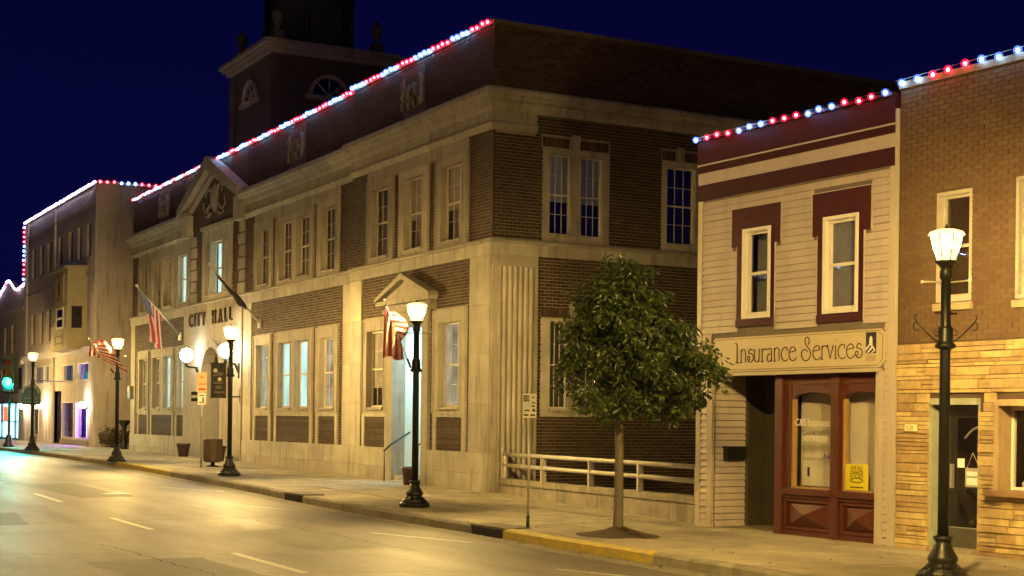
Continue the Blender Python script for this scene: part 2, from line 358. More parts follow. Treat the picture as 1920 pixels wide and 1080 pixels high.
for i, (pts_, c_) in enumerate((([(-29.5, 2.6), (-26.6, 2.5), (-26.3, 4.9), (-29.2, 5.2)], .098), ([(-24.2, 7.6), (-20.5, 7.9), (-20.4, 9.4), (-24.4, 9.1)], .15), ([(-38.5, 6.9), (-33.2, 7.3), (-33.4, 8.6), (-38.9, 8.3)], .095), ([(-19.8, 4.4), (-17.4, 4.5), (-17.2, 6.1), (-19.9, 6.0)], .10))):
    pb = MB(); q = []
    for (x0, y0), (x1, y1) in zip(pts_, pts_[1:]+pts_[:1]): q += [(x0+(x1-x0)*t/8+random.uniform(-.04, .04), y0+(y1-y0)*t/8+random.uniform(-.04, .04)) for t in range(8)]
    pb.face_pts([(x, y, rz(x, y)+.0035) for x, y in q], [tuple(range(len(q)))]); pb.build('asphalt_patch', M('patch_asphalt_%s' % 'abcd'[i], (c_, c_*.9, c_*.78), .6, .2, 3, .5, 120), road)
b = MB(); b.lathe([(.33, 0), (.33, .008), (.28, .010), (.0, .010)], (-34.5, 8.4, rz(-34.5, 8.4)), 20, False); b.build('manhole_cover', IRON, road)
# the other side of the street
b = MB(); b.box(world, -140, 40, -5.2, -1.3, -.6, .03); tag(b.build('far_side_sidewalk', CONC), kind='structure')
b = MB(); b.box(world, -140, 40, -1.32, -1.15, -.6, .028); tag(b.build('far_side_kerb', KERB), kind='structure')

# sidewalk of separate slabs
sw = thing('sidewalk', (-30, 12, 0), None, None); sw['kind'] = 'structure'
b = MB()
for x0, x1 in zip(XS, XS[1:]):
    if x1 < -121 or x0 > 11: continue
    b.face_pts([(x0, kerb_y(x0)+.1, gz(x0)-.022), (x1, kerb_y(x1)+.1, gz(x1)-.022), (x1, 24, gz(x1)-.022), (x0, 24, gz(x0)-.022)], [(0, 1, 2, 3)])
b.build('joint_bed', M('joint_dirt', (.05, .042, .028), .95), sw)
x = -10.0; i = 0
while x > -92:
    st = 1.5 if x > -64 else 3.0
    ys = [kerb_y(x)+.17, 13.15, 14.75, 16.6] if x > -67 else [kerb_y(x)+.17, 14.2, 16.6]
    for y0, y1 in zip(ys, ys[1:]):
        if -20.9 < x-st/2 < -18.6 and y0 < 12.5 < y1:
            pass
        s = MB(); d = .010; z = random.uniform(-.003, .004); za, zb = gz(x-st)+z, gz(x)+z+random.uniform(-.003, .003)
        P = [(x-st+d, y0+d, za), (x-d, y0+d, zb), (x-d, y1-d, zb), (x-st+d, y1-d, za)]
        P += [(p[0], p[1], p[2]-.08) for p in P]
        s.face_pts(P, [(0, 1, 2, 3), (0, 4, 5, 1), (1, 5, 6, 2), (2, 6, 7, 3), (3, 7, 4, 0)]); s.build('slab', CONC, sw)
    x -= st
# kerb of separate lengths
kb = thing('kerb', (-30, 11.6, 0), None, None); kb['kind'] = 'structure'
x = -8.0
while x > -110:
    st = 1.8 if x > -66 else 4.0
    a, c = x-st, x
    if any(a < q < c for q in (-20.8, -30.2)): pass
    yel = (-21.7 < (a+c)/2 < -16.4) or (-49 < (a+c)/2 < -41.5)
    s = MB(); d = .008; zt = random.uniform(-.004, .006); ya, yc = kerb_y(a), kerb_y(c); P = []
    for X, Y in ((a+d, ya), (c-d, yc)):
        P += [(X, Y+.0, gz(X)-.25), (X, Y+.005, gz(X)-.035+zt), (X, Y+.03, gz(X)-.004+zt), (X, Y+.16, gz(X)+.004+zt), (X, Y+.16, gz(X)-.25)]
    s.face_pts(P, [(i, i+1, i+6, i+5) for i in range(4)]+[(0, 1, 2, 3, 4), (9, 8, 7, 6, 5)])
    o = s.build('kerb_stone', YEL if yel else KERB, kb)
    if yel: o['label'] = 'kerb length with worn yellow paint'
    x -= st
# concrete gutter strip
gt = MB(); P = []
for x in XS[3:23]: P += [(x, kerb_y(x)-.42, rz(x, kerb_y(x)-.42)+.006), (x, kerb_y(x)+.01, rz(x, kerb_y(x))+.012)]
gt.face_pts(P, [(2*i, 2*i+1, 2*i+3, 2*i+2) for i in range(len(P)//2-1)]); tag(gt.build('gutter', M('gutter_concrete', (.15, .13, .10), .7, .3, 1.5, .4, 60)), kind='structure')
for x, lb in ((-21.95, 'black storm drain opening in the kerb just left of the yellow kerb near the tree'), (-31.35, 'black storm drain opening with a pale lid in the kerb left of the flag lamp')):
    t = thing('storm_drain', (x, kerb_y(x), gz(x)), lb, 'storm drain', 'storm drains in the kerb')
    b = MB(); y = kerb_y(x); b.box(world, x-.55, x+.55, y-.012, y+.03, gz(x)-.16, gz(x)-.02); b.build('throat', M('drain_black', (.008, .008, .008), .6), t)
    b = MB(); b.box(world, x-.6, x+.6, y-.02, y+.5, gz(x)-.018, gz(x)+.02); b.build('lid', M('drain_lid', (.34, .32, .27) if x < -25 else (.12, .10, .08), .6), t)
lf = MB()
for _ in range(150):
    x = random.uniform(-32, -13); y = random.uniform(kerb_y(x)-.25, 15.2) if random.random() < .6 else kerb_y(x)-random.uniform(.02, .25); z0 = gz(x)+.01 if y > kerb_y(x) else rz(x, y)+.02
    a = random.uniform(0, 6.3); L = random.uniform(.02, .045); lf.face_pts([(x-L*cos(a), y-L*sin(a), z0), (x+L*.4*sin(a), y-L*.4*cos(a), z0+.008), (x+L*cos(a), y+L*sin(a), z0+.003), (x-L*.4*sin(a), y+L*.4*cos(a), z0+.01)], [(0, 1, 2, 3)])
tag(lf.build('fallen_leaves', M('dry_leaf', (.10, .06, .02), .8)), kind='stuff')
# mulch mound round the tree
b = MB()
b.grid(lambda s, t: (-19.81+cos(2*pi*s)*.74*t*(1+.12*sin(5*s*2*pi)), 12.75+sin(2*pi*s)*.62*t*(1+.1*sin(3*s*2*pi)), .145*(1-t)**1.3*(1+.15*sin(17*s))+.006), 40, 9)
tag(b.build('tree_mulch', M('dark_mulch', (.05, .03, .016), .95, .5, 25, 1.0, 50)), kind='stuff')

# ================================================================== CITY HALL
CX_, CY_ = -30.76, 16.2
hall = thing('town_hall', (CX_, CY_, 0.03), 'long two-storey brown brick hall with pale stone trim, pediment, lettered entrance and square tower', 'building')
def FP(u, v, w): return (u, CY_-w, v)                  # pavilion front
def FM(u, v, w): return (u, CY_+.15-w, v)              # recessed main front
def FS(u, v, w): return (CX_+w, u, v)                  # side wall
XP, XE = -39.35, -64.75
TOP = 11.25
# openings and stone zones (u0,u1,v0,v1)
PU = [(-33.78, -31.97), (-36.0, -34.2), (-38.2, -36.4)]
ug = lambda a, b: [(a+.33, b-.33, 6.25, 8.13)]
def pair(a, b, v0, v1): mid = (a+b)/2; return [(a+.36, mid-.22, v0, v1), (mid+.22, b-.36, v0, v1)]
win_P = [(x, (x[0]+.33, x[1]-.33)) for x in PU]
MU = [((-42.4, -40.62), 1), ((-46.15, -42.72), 2), ((-48.28, -46.52), 1), ((-57.8, -56.0), 1), ((-61.5, -58.05), 2), ((-63.6, -61.78), 1)]
PG = [(-33.82, -31.98), (-38.42, -36.62)]
openP, stoneP, openM, stoneM = [], [], [], []
stoneP += [(XP, CX_, -1, 1.03), (XP, CX_, 8.75, 9.62), (XP, CX_, 5.7, 6.1), (-31.80, CX_, 1.03, 5.7), (XP, -38.50, 1.03, 5.7), (-38.2, -31.97, 8.38, 8.75)]
for a, b in PU: openP += [(a+.33, b-.33, 6.25, 8.13)]; stoneP.append((a, b, 6.1, 8.38))
for a, b in PG: openP += [(a+.33, b-.33, 2.12, 4.22)]; stoneP += [(a, b, 1.95, 4.55), (a, a+.2, 1.03, 1.95), (b-.2, b, 1.03, 1.95)]
DOOR = (-36.25, -34.42)
openP.append((DOOR[0], DOOR[1], .2, 4.25)); stoneP += [(-36.62, -34.05, .2, 4.95), (-36.95, -33.75, 4.6, 5.0)]
stoneM += [(XE, XP, -1, 1.03), (XE, -55.8, 8.75, 9.62), (-49.35, XP, 8.75, 9.62), (XE, XP, 5.7, 6.1), (-40.24, XP, 1.03, 5.7), (-56.4, -48.5, 1.03, 5.7), (XE, -64.0, 1.03, 5.7)]
stoneM += [(-48.28, -40.62, 8.38, 8.75), (-63.6, -56.0, 8.38, 8.75)]
for (a, b), k in MU:
    o_ = ug(a, b) if k == 1 else pair(a, b, 6.25, 8.13); openM += o_; stoneM.append((a, b, 6.1, 8.38))
    o_ = [(a+.33, b-.33, 2.12, 4.22)] if k == 1 else pair(a, b, 2.12, 4.22); openM += o_; stoneM += [(a, b, 1.95, 4.55), (a, a+.22, 1.03, 1.95), (b-.22, b, 1.03, 1.95)]
EW = (-54.15, -50.8)      # centre window surround
openM += [(-53.15, -51.8, 6.3, 8.25), (-53.9, -52.9-.62, 6.3, 8.25), (-51.42, -51.05, 6.3, 8.25)]
stoneM.append((EW[0], EW[1], 6.1, 8.75))
PORT = (-53.85, -51.55, .15, 4.35)
openM.append(PORT)
# side wall
openS = [(17.92, 18.62, 6.28, 8.22), (18.98, 19.68-.28, 6.28, 8.22), (21.12, 21.98, 6.28, 8.22), (17.78, 18.28, 2.1, 4.2), (18.62, 19.3, 2.1, 4.2), (21.12, 21.98, 2.1, 4.2),
         (25.0, 25.9, 6.28, 8.22), (25.0, 25.9, 2.1, 4.2)]
openS[0] = (17.72, 18.32, 6.28, 8.22); openS[1] = (18.60, 19.22, 6.28, 8.22)
stoneS = [(CY_, 17.42, 1.03, 5.7), (CY_, 17.34, 8.6, 9.3), (CY_, 40, 9.22, 9.62), (CY_, 40, 5.72, 6.08), (17.54, 19.42, 6.08, 8.36), (20.98, 22.12, 6.08, 8.36), (17.54, 19.5, 1.9, 4.26), (20.98, 22.12, 1.9, 4.26), (24.86, 26.04, 6.08, 8.36), (24.86, 26.04, 1.9, 4.26),
          (18.36, 18.56, 8.36, 8.68), (21.45, 21.65, 8.36, 8.68), (18.36, 18.52, 4.26, 4.66), (CY_, 17.42, -1, 1.03)]
gr = lambda L_, e=.05: [(a-e, b+e, c-e, d+e) for a, b, c, d in L_]
mt = MB()
for a, b, c, d in cells(XP, CX_-.010, -1, 9.6, gr(openP)): mt.box(FP, a, b, c, d, -.14, -.010)
for a, b, c, d in cells(XE, XP, -1, 9.6, gr(openM)): mt.box(FM, a, b, c, d, -.14, -.010)
for a, b, c, d in cells(CY_+.14, 40, -1, 9.6, gr(openS)): mt.box(FS, a, b, c, d, -.14, -.010)
wallm = mt.build('wall', MOR, hall)
mt = MB(); mt.box(FP, XP, CX_-.010, 9.6, TOP-.03, -.32, -.010); mt.box(FM, XE, XP, 9.6, TOP-.03, -.32, -.010); mt.box(FS, CY_+.32, 40, 9.6, TOP-.03, -.3, -.010)
mt.box(FS, 40, 40.3, -1, TOP, -34, 0); mt.box(world, XE, XE+.3, 16.67, 40, -1, TOP)
mt.build('parapet', MORD, hall)
mt = MB(); mt.box(world, XE+.3, CX_-.32, CY_+.5, 40, 9.7, 9.9); mt.box(world, XE+.3, CX_-.32, CY_+1.5, 40, 5.6, 5.8); mt.box(world, XE+.3, CX_-.32, CY_+6.5, CY_+6.7, 0, 9.7); mt.build('roof', ROOF, hall)
bk = MB(); sing = []
bricks(FP, XP, CX_, 1.03, 9.6, openP+stoneP, BRK, bk)
bricks(FM, XE, XP, 1.03, 9.6, openM+stoneM, BRK, bk)
bks = MB()
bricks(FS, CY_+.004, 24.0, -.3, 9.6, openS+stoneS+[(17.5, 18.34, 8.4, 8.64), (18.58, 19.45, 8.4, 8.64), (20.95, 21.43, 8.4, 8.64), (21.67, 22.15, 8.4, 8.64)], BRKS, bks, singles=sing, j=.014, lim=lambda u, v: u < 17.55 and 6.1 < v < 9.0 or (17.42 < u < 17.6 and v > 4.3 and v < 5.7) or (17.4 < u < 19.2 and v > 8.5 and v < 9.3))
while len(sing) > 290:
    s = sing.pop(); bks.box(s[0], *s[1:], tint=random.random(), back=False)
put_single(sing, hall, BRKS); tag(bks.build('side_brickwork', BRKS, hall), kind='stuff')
tag(bk.build('brickwork', BRK, hall), kind='stuff')
bk = MB()
bricks(FP, XP, CX_, 9.62, TOP-.10, [(-35.9, -34.6, 9.7, 11.05)], BRKD, bk); bricks(FM, XE, XP, 9.62, TOP-.10, [(-56.9, -49.2, 9.5, 11.3), (-45.1, -43.6, 9.7, 11.05), (-60.5, -59.0, 9.7, 11.05)], BRKD, bk)
bricks(FS, CY_+.004, 34, 9.62, TOP-.10, [], BRKD, bk); tag(bk.build('parapet_brickwork', BRKD, hall), kind='stuff')
# soldier bricks and keystones over the side windows
for a, b, z in ((17.54, 18.34, 8.38), (18.58, 19.42, 8.38), (20.98, 21.43, 8.38), (21.67, 22.12, 8.38), (17.54, 18.34, 4.28), (18.54, 19.5, 4.28)):
    n = int((b-a)/.082)
    for i in range(n):
        o = inst('soldier_brick', unit_box(BRK, 'soldier_brick'), hall, (CX_-.02, a+.04+i*.082, z+.125), (.055, .068, .225))
for y, z in ((18.46, 8.36), (21.55, 8.36), (18.44, 4.26)):
    k = MB(); k.prism(FS, [(y-.09, z), (y+.09, z), (y+.12, z+.36), (y-.12, z+.36)], -.1, .05); k.build('keystone', LIME, hall)
# coping
k = MB(); k.box(FP, XP-.02, CX_+.03, TOP-.1, TOP, -.36, .03); k.box(FM, XE, XP-.03, TOP-.1, TOP, -.36, .03); k.box(FS, CY_+.37, 40, TOP-.1, TOP, -.33, .03); k.build('coping', M('dark_coping', (.10, .085, .07), .8), hall)
# plinth, pilasters, belt, frieze, cornice, block by block
for F_, a, b in ((FP, XP, -36.62), (FP, -34.05, CX_), (FM, -49.35, XP-.005), (FM, XE, -56.4)):
    stone_row(hall, F_, a, b, -.25, .52, -.2, .10, 1.35); stone_row(hall, F_, a, b, .52, 1.03, -.2, .085, 1.35, off=.5)
for F_, a, b, w_ in ((FP, -31.80, CX_, .06), (FP, XP, -38.50, .06), (FM, -40.24, -39.44, .06), (FM, -49.35, -48.50, .06), (FM, XE, -64.05, .05)):
    z = 1.03
    while z < 5.65: stone_row(hall, F_, a, b, z, min(z+1.17, 5.7), -.2, w_, 3); z += 1.17
for F_, a, b in ((FP, XP, CX_), (FM, XE, XP)):
    stone_row(hall, F_, a, b, 5.7, 6.0, -.2, .075, 1.6)
    k = MB(); k.profile(F_, [(-.1, 6.0), (.13, 6.0), (.15, 6.04), (.12, 6.09), (-.1, 6.11)], a, b, 0, 1 if F_ is FP else 0); k.build('ledge', LIMED, hall)
stone_row(hall, FS, CY_+.0, 40, 5.72, 6.0, -.2, .05, 1.5, LIME)
k = MB(); k.profile(FS, [(-.1, 6.0), (.13, 6.0), (.15, 6.04), (.12, 6.09), (-.1, 6.11)], CY_, 40, -1, 0); k.build('ledge', LIMED, hall)
CORN = [(-.1, 9.10), (.10, 9.10), (.14, 9.18), (.16, 9.30), (.28, 9.34), (.30, 9.40), (.36, 9.44), (.37, 9.54), (.33, 9.60), (-.1, 9.66)]
FRZ = [(-.1, 8.66), (.06, 8.66), (.09, 8.72), (.13, 8.78), (.13, 8.82), (.07, 8.86), (.06, 9.10), (-.1, 9.10)]
for F_, a, b, mb_ in ((FP, XP, CX_, 1), (FM, -49.35, XP, 0), (FM, XE, -55.8, 0)):
    n = round((b-a)/1.7)
    for i in range(n):
        c, d = a+(b-a)*i/n, a+(b-a)*(i+1)/n; last = mb_ and i == n-1
        for nm, pr in (('cornice_stone', CORN), ('frieze_stone', FRZ)):
            k = MB(); k.profile(F_, pr, c+.003, d-(0 if last else .003), 0, 1 if last else 0); k.build(nm, LIME, hall)
n = 12
for i in range(n):
    c, d = CY_+(24-CY_)*i/n, CY_+(24-CY_)*(i+1)/n
    k = MB(); k.profile(FS, [(p[0], p[1]+.0) for p in CORN] if 1 else CORN, c+(0 if i == 0 else .003), d-.003, -1 if i == 0 else 0, 0); k.build('cornice_stone', LIME, hall)
k = MB(); k.profile(FS, CORN, 24, 40); k.build('cornice_stone', LIME, hall)
k = MB(); k.profile(FS, FRZ, CY_, 17.34, -1, 0); k.build('frieze_stone', LIME, hall)
# architrave strips
for F_, a, b in ((FP, -38.2, -31.97), (FM, -48.28, -40.62), (FM, -63.6, -56.0)):
    k = MB(); k.box(F_, a, b, 8.38, 8.66, -.2, .045); k.build('architrave', LIME, hall)
# window surrounds
def surround(F_, a, b, v0, v1, ops, name='stone_surround', w_=.05, sill=None, edge=True, depth=.155):
    k = MB()
    for c in cells(a, b, v0, v1, ops): k.box(F_, c[0], c[1], c[2], c[3], -depth, w_)
    if edge:
        k.box(F_, a, a+.055, v0, v1, w_, w_+.03); k.box(F_, b-.055, b, v0, v1, w_, w_+.03); k.box(F_, a+.055, b-.055, v1-.055, v1, w_, w_+.028)
    for o in ops:
        e = .045
        k.box(F_, o[0]-e, o[0], o[2], o[3]+e, w_, w_+.018); k.box(F_, o[1], o[1]+e, o[2], o[3]+e, w_, w_+.018); k.box(F_, o[0], o[1], o[3], o[3]+e, w_, w_+.017)
        k.box(F_, o[0]-.03, o[1]+.03, o[2]-.07, o[2], -.15, w_+.06)
    return k.build(name, LIME, hall)
def hwin(F_, o, kind, w_=-.12, cols=3, rows=4):
    bb = {'dark': [('curtain', M('shaded_net_curtain', (.13, .12, .11), .9), .0, 1, .16)], 'darkblind': [('blind', BLIND, .45, 1, .05), ('curtain', CURT, 0, 1, .3)], 'halfc': [('blind', BLIND, .3, 1, .05)], 'void': None,
          'lit': [('lit_curtain', LITC, 0, 1, .10)], 'dim': [('lit_curtain', LITG, 0, 1, .10)], 'warm': [('curtain', CURT, 0, 1, .09), ], 'faint': [('lit_curtain', LITD, 0, 1, .12)]}[kind]
    if kind in ('lit', 'dim'): cols, rows = 1, 2
    fm = CREAM
    sash(hall, F_, o[0], o[1], o[2], o[3], w_, cols, rows, fm, bb, ext=.2)
for i, (a, b) in enumerate(PU):
    o = (a+.33, b-.33, 6.25, 8.13); surround(FP, a, b, 6.105, 8.38, [o]); hwin(FP, o, ['darkblind', 'darkblind', 'dark'][i])
for i, (a, b) in enumerate(PG):
    o = (a+.33, b-.33, 2.12, 4.22); surround(FP, a, b, 1.95, 4.55, [o]); hwin(FP, o, ['faint', 'halfc'][i])
kinds = {0: ('dark', 'faint'), 1: ('dark', 'lit'), 2: ('dark', 'dim'), 3: ('lit', 'lit'), 4: ('darkblind', 'dim'), 5: ('dark', 'faint')}
for i, ((a, b), k_) in enumerate(MU):
    for lev, (v0, v1, z0, z1) in enumerate(((6.25, 8.13, 6.105, 8.38), (2.12, 4.22, 1.95, 4.55))):
        ops = [(a+.33, b-.33, v0, v1)] if k_ == 1 else pair(a, b, v0, v1)
        surround(FM, a, b, z0, z1, ops)
        for q, o in enumerate(ops):
            kd = kinds[i][lev]
            if i == 4 and lev == 1: kd = 'faint' if q == 0 else 'lit'
            hwin(FM, o, kd)
# brick aprons framed in stone under the ground-floor windows
for F_, lst in ((FP, PG), (FM, [x[0] for x in MU])):
    for a, b in lst:
        k = MB(); k.box(F_, a, a+.2, 1.03, 1.95, -.2, .05); k.box(F_, b-.2, b, 1.03, 1.95, -.2, .05); k.box(F_, a+.2, b-.2, 1.86, 1.95, -.2, .045); k.build('apron_frame', LIME, hall)
        z = 1.06
        while z < 1.84:
            k = MB(); k.box(F_, a+.21, b-.21, z, z+.052, -.05, .018+random.uniform(0, .006)); k.build('apron_brick_course', BRK, hall); z += .0795
# entrance bay
k = MB()
arch = [(PORT[0], .15)]+[(-52.7-1.15*cos(pi*i/20), 3.2+1.15*sin(pi*i/20)) for i in range(21)]+[(PORT[1], .15)]
k.box(FM, -56.4, PORT[0], -.3, 5.7, -.25, .12); k.box(FM, PORT[1], -49.35, -.3, 5.7, -.25, .12)
for i in range(20):
    a0, a1 = arch[1+i], arch[2+i]; k.prism(FM, [a0, a1, (a1[0], 5.7), (a0[0], 5.7)], -.25, .12)
k.build('entrance_front', LIMED, hall)
k = MB(); R0, R1 = 1.15, 1.42
for i in range(20):
    t0, t1 = pi*i/20, pi*(i+1)/20
    k.prism(FM, [(-52.7-R0*cos(t0), 3.2+R0*sin(t0)), (-52.7-R0*cos(t1), 3.2+R0*sin(t1)), (-52.7-R1*cos(t1), 3.2+R1*sin(t1)), (-52.7-R1*cos(t0), 3.2+R1*sin(t0))], .1, .19)
k.box(FM, -54.12, -53.85, 0.15, 3.2, .1, .19); k.box(FM, -51.55, -51.28, .15, 3.2, .1, .19); k.build('arch_moulding', LIMED, hall)
k = MB(); k.box(FM, -53.9, -51.5, .1, 4.5, -1.15, -1.1); k.box(FM, -53.95, -53.85, .1, 4.5, -1.1, -.25); k.box(FM, -51.55, -51.45, .1, 4.5, -1.1, -.25); k.box(FM, -53.9, -51.5, 4.4, 4.5, -1.1, -.25); k.build('portal', PLAST, hall)
k = MB(); k.box(FM, -53.9, -51.5, -.2, .42, -1.1, -.1); k.box(FM, -53.9, -51.5, -.2, .30, -.1, .35); k.build('step', LIMED, hall)
dr = MB(); dr.box(FM, -53.5, -51.9, .42, 3.1, -1.1, -1.04); D0 = dr.build('entrance_door', M('entrance_door_paint', (.20, .17, .13), .6), hall)
for x0 in (-53.4, -52.66):
    k = MB(); k.box(FM, x0, x0+.66, 1.2, 2.9, -1.04, -1.03); k.build('door_glass', LITD, D0)
    k = MB(); k.box(FM, x0+.6, x0+.64, 1.2, 1.5, -1.03, -.97); k.build('handle', STEEL, D0)
# lettering
BRZ = M('dark_bronze_letters', (.05, .032, .018), .5, metal=.3)
xs = [-55.55, -54.83, -54.35, -53.65, -52.45, -51.75, -51.0, -50.4]
for ch, x, wdt in zip('CITYHALL', [-55.3, -54.75, -54.3, -53.68, -52.35, -51.62, -51.0, -50.42], [.55, .2, .5, .55, .55, .55, .45, .45]):
    me = text_mesh(ch, .72, .03, BRZ, sx=.92 if ch != 'I' else 1.0); me.name = 'letter'
    inst('letter', me, hall, (x, CY_+.15-.12-.05, 5.2), rot=(pi/2, 0, 0))
# quoins, centre window, pediment
for a in (-55.75, -49.98):
    z = 6.12
    i = 0
    while z < 8.6:
        wd = .68 if i % 2 == 0 else .56
        k = MB(); x0 = a if a > -52 else a+(.68-wd)*0; x0 = a+.62-wd if a > -52 else a
        k.box(FM, x0, x0+wd, z, z+.37, -.1, .06); k.build('quoin', LIME, hall); z += .43; i += 1
ops = [(-53.15, -51.8, 6.3, 8.2), (-53.88, -53.5, 6.3, 8.2), (-51.45, -51.07, 6.3, 8.2)]
surround(FM, EW[0], EW[1], 6.105, 8.72, ops, w_=.07)
k = MB(); k.box(FM, EW[0]-.08, EW[1]+.08, 8.72, 8.86, -.1, .16); k.build('window_hood', LIME, hall)
sash(hall, FM, *ops[0], -.12, 1, 2, CREAM, [('lit_curtain', LITC, 0, 1, .10)]); sash(hall, FM, *ops[1], -.12, 1, 2, CREAM, [('curtain', CURT, 0, 1, .1)]); sash(hall, FM, *ops[2], -.12, 1, 2, CREAM, [('curtain', CURT, 0, 1, .1)])
pc, pw, pb, pa = -52.85, 3.75, 9.45, 11.32
k = MB(); k.prism(FM, [(pc-pw+.4, 8.9), (pc+pw-.4, 8.9), (pc+pw-.4, 9.6), (pc, pa-.2), (pc-pw+.4, 9.6)], -.2, .02); k.build('tympanum', BRKD, hall)
for s in (-1, 1):
    k = MB(); k.prism(FM, [(pc+s*pw, pb), (pc+s*(pw-.05), pb+.34), (pc, pa+.02), (pc, pa-.46)], -.25, .42); k.build('raking_cornice', LIMED, hall)
    k = MB(); k.prism(FM, [(pc+s*(pw-.4), pb-.05), (pc+s*(pw-.35), pb+.1), (pc, pa-.46), (pc, pa-.66)], -.2, .2); k.build('raking_moulding', LIME, hall)
    k = MB(); k.box(FM, pc+s*(pw-.55)-.4, pc+s*(pw-.55)+.4, 8.66, 9.5, -.2, .25); k.build('pediment_bracket', LIME, hall)
# carved cartouche: an oval shield with two scroll sprays
k = MB(); k.grid(lambda s, t: FM(pc+.42*t*cos(2*pi*s), 9.85+.55*t*sin(2*pi*s), .03+.12*sqrt(max(0, 1-t*t))), 20, 5)
def swag(mb, F_, u, v, sx, h, rad=.055):
    pts = [F_(u+sx*(.1+.9*i/10+.12*sin(i*1.1)), v+h*(-.4*sin(i/10*pi)+.25*(i/10)), .06+.03*sin(i*.8)) for i in range(11)]
    mb.tube(pts, [rad*(1-.06*i) for i in range(11)], 6)
for s in (-1, 1): swag(k, FM, pc+s*.4, 9.6, s*1.0, .8); swag(k, FM, pc+s*.3, 10.1, s*.75, -.6); swag(k, FM, pc+s*.3, 9.3, s*.9, .4)
k.build('carved_shield', LIMED, hall)
for F_, u in ((FP, -35.25), (FM, -44.35), (FM, -59.75)):
    k = MB(); k.box(F_, u-.68, u+.68, 9.72, 11.0, -.05, .02); pn = k.build('parapet_panel', M('panel_stone', (.12, .11, .10), .85, .2, 3, .3), hall)
    k = MB()
    for s in (-1, 1):
        swag(k, F_, u+s*.05, 10.55, s*.52, 1.0, .07); swag(k, F_, u+s*.0, 10.25, s*.4, 1.1, .06); k.tube([F_(u+s*.56, 10.75-.09*i, .05+.02*(i % 2)) for i in range(10)], [.05+.02*(i % 3) for i in range(10)], 6)
    k.build('carved_garland', M('carved_dark_stone', (.20, .18, .16), .85), pn)
# side door with little pediment and bright vestibule
for c in cells(-36.62, -34.05, .2, 4.95, [(DOOR[0], DOOR[1], -1, 4.25)]):
    pass
k = MB()
for c in cells(-36.62, -34.05, -.2, 4.95, [(DOOR[0], DOOR[1], -1, 4.25)]): k.box(FP, c[0], c[1], c[2], c[3], -.3, .09)
k.box(FP, -36.8, -33.9, 4.62, 4.72, -.1, .17); k.build('doorway_surround', LIME, hall)
k = MB(); k.prism(FP, [(-36.95, 4.95), (-33.75, 4.95), (-35.35, 5.5)], -.1, .12); k.build('doorway_tympanum', LIMED, hall)
for s in (-1, 1):
    k = MB(); k.prism(FP, [(-35.35+s*1.72, 4.93), (-35.35+s*1.68, 5.04), (-35.35, 5.62), (-35.35, 5.46)], -.1, .30); k.build('doorway_cornice', LIMED, hall)
k = MB(); k.box(FP, -37.02, -33.68, 4.84, 4.95, -.1, .27); k.build('doorway_cornice', LIMED, hall)
VEST = M('vestibule_white_wall', (.62, .70, .68), .7, .04)
k = MB(); x0, x1 = DOOR
k.box(FP, x0-.12, x0-.02, -.2, 4.4, -3.2, -.3); k.box(FP, x1+.02, x1+.12, -.2, 4.4, -3.2, -.3); k.box(FP, x0-.1, x1+.1, -.2, 4.4, -3.3, -3.2); k.box(FP, x0-.1, x1+.1, 4.3, 4.4, -3.2, -.3)
k.build('vestibule', VEST, hall)
k = MB(); k.box(FP, x0-.02, x1+.02, -.2, .30, -.9, .02); k.box(FP, x0-.02, x1+.02, -.2, .17, .02, .3); k.box(FP, x0-.02, x1+.02, .3, .47, -3.2, -.9); k.box(FP, x0-.02, x1+.02, .47, .64, -3.2, -1.2); k.build('step', LIMED, hall)
k = MB(); k.box(FP, x0+.5, x1-.5, 4.22, 4.28, -2.0, -.6); k.build('ceiling_light', E('vestibule_light', (.50, .90, 1.0), 36), hall)
k = MB(); k.tube([FP(x1-.12, 1.15, .1), FP(x1-.12, 1.25, -.3), FP(x1-.12, 1.9, -1.6)], .025, 8); k.tube([FP(x1-.12, .3, .1), FP(x1-.12, 1.16, .1)], .02, 8); k.tube([FP(x0+.25, .95, .42), FP(x0+.2, 1.12, .2), FP(x0+.12, 1.45, -.4)], .025, 8); k.tube([FP(x0+.25, .1, .4), FP(x0+.25, .96, .4)], .018, 8)
k.build('handrail', IRON, hall)
# fluted pilaster on the side
z0, z1 = -.25, 5.45
k = MB(); poly = []
k.box(FS, CY_+.01, 17.42, z0, 5.7, -.2, .02)
k.box(FS, CY_+.01, CY_+.13, z0, z1, .02, .065); k.box(FS, 17.33, 17.42, z0, z1, .02, .065); k.box(FS, CY_+.01, 17.42, z1, 5.72, .02, .06)
k.build('fluted_pilaster', LIME, hall)
n = 7; wv = (17.33-CY_-.13)/n
for i in range(n):
    k = MB(); c = CY_+.13+wv*(i+.5); r0 = wv*.40
    k.face_pts([FS(c+r0*cos(pi*q/8), z, .02+r0*.85*sin(pi*q/8)) for z in (z0, z1) for q in range(9)], [(q, q+1, 10+q, 9+q) for q in range(8)], smooth=True); k.build('reeding', LIME, hall)
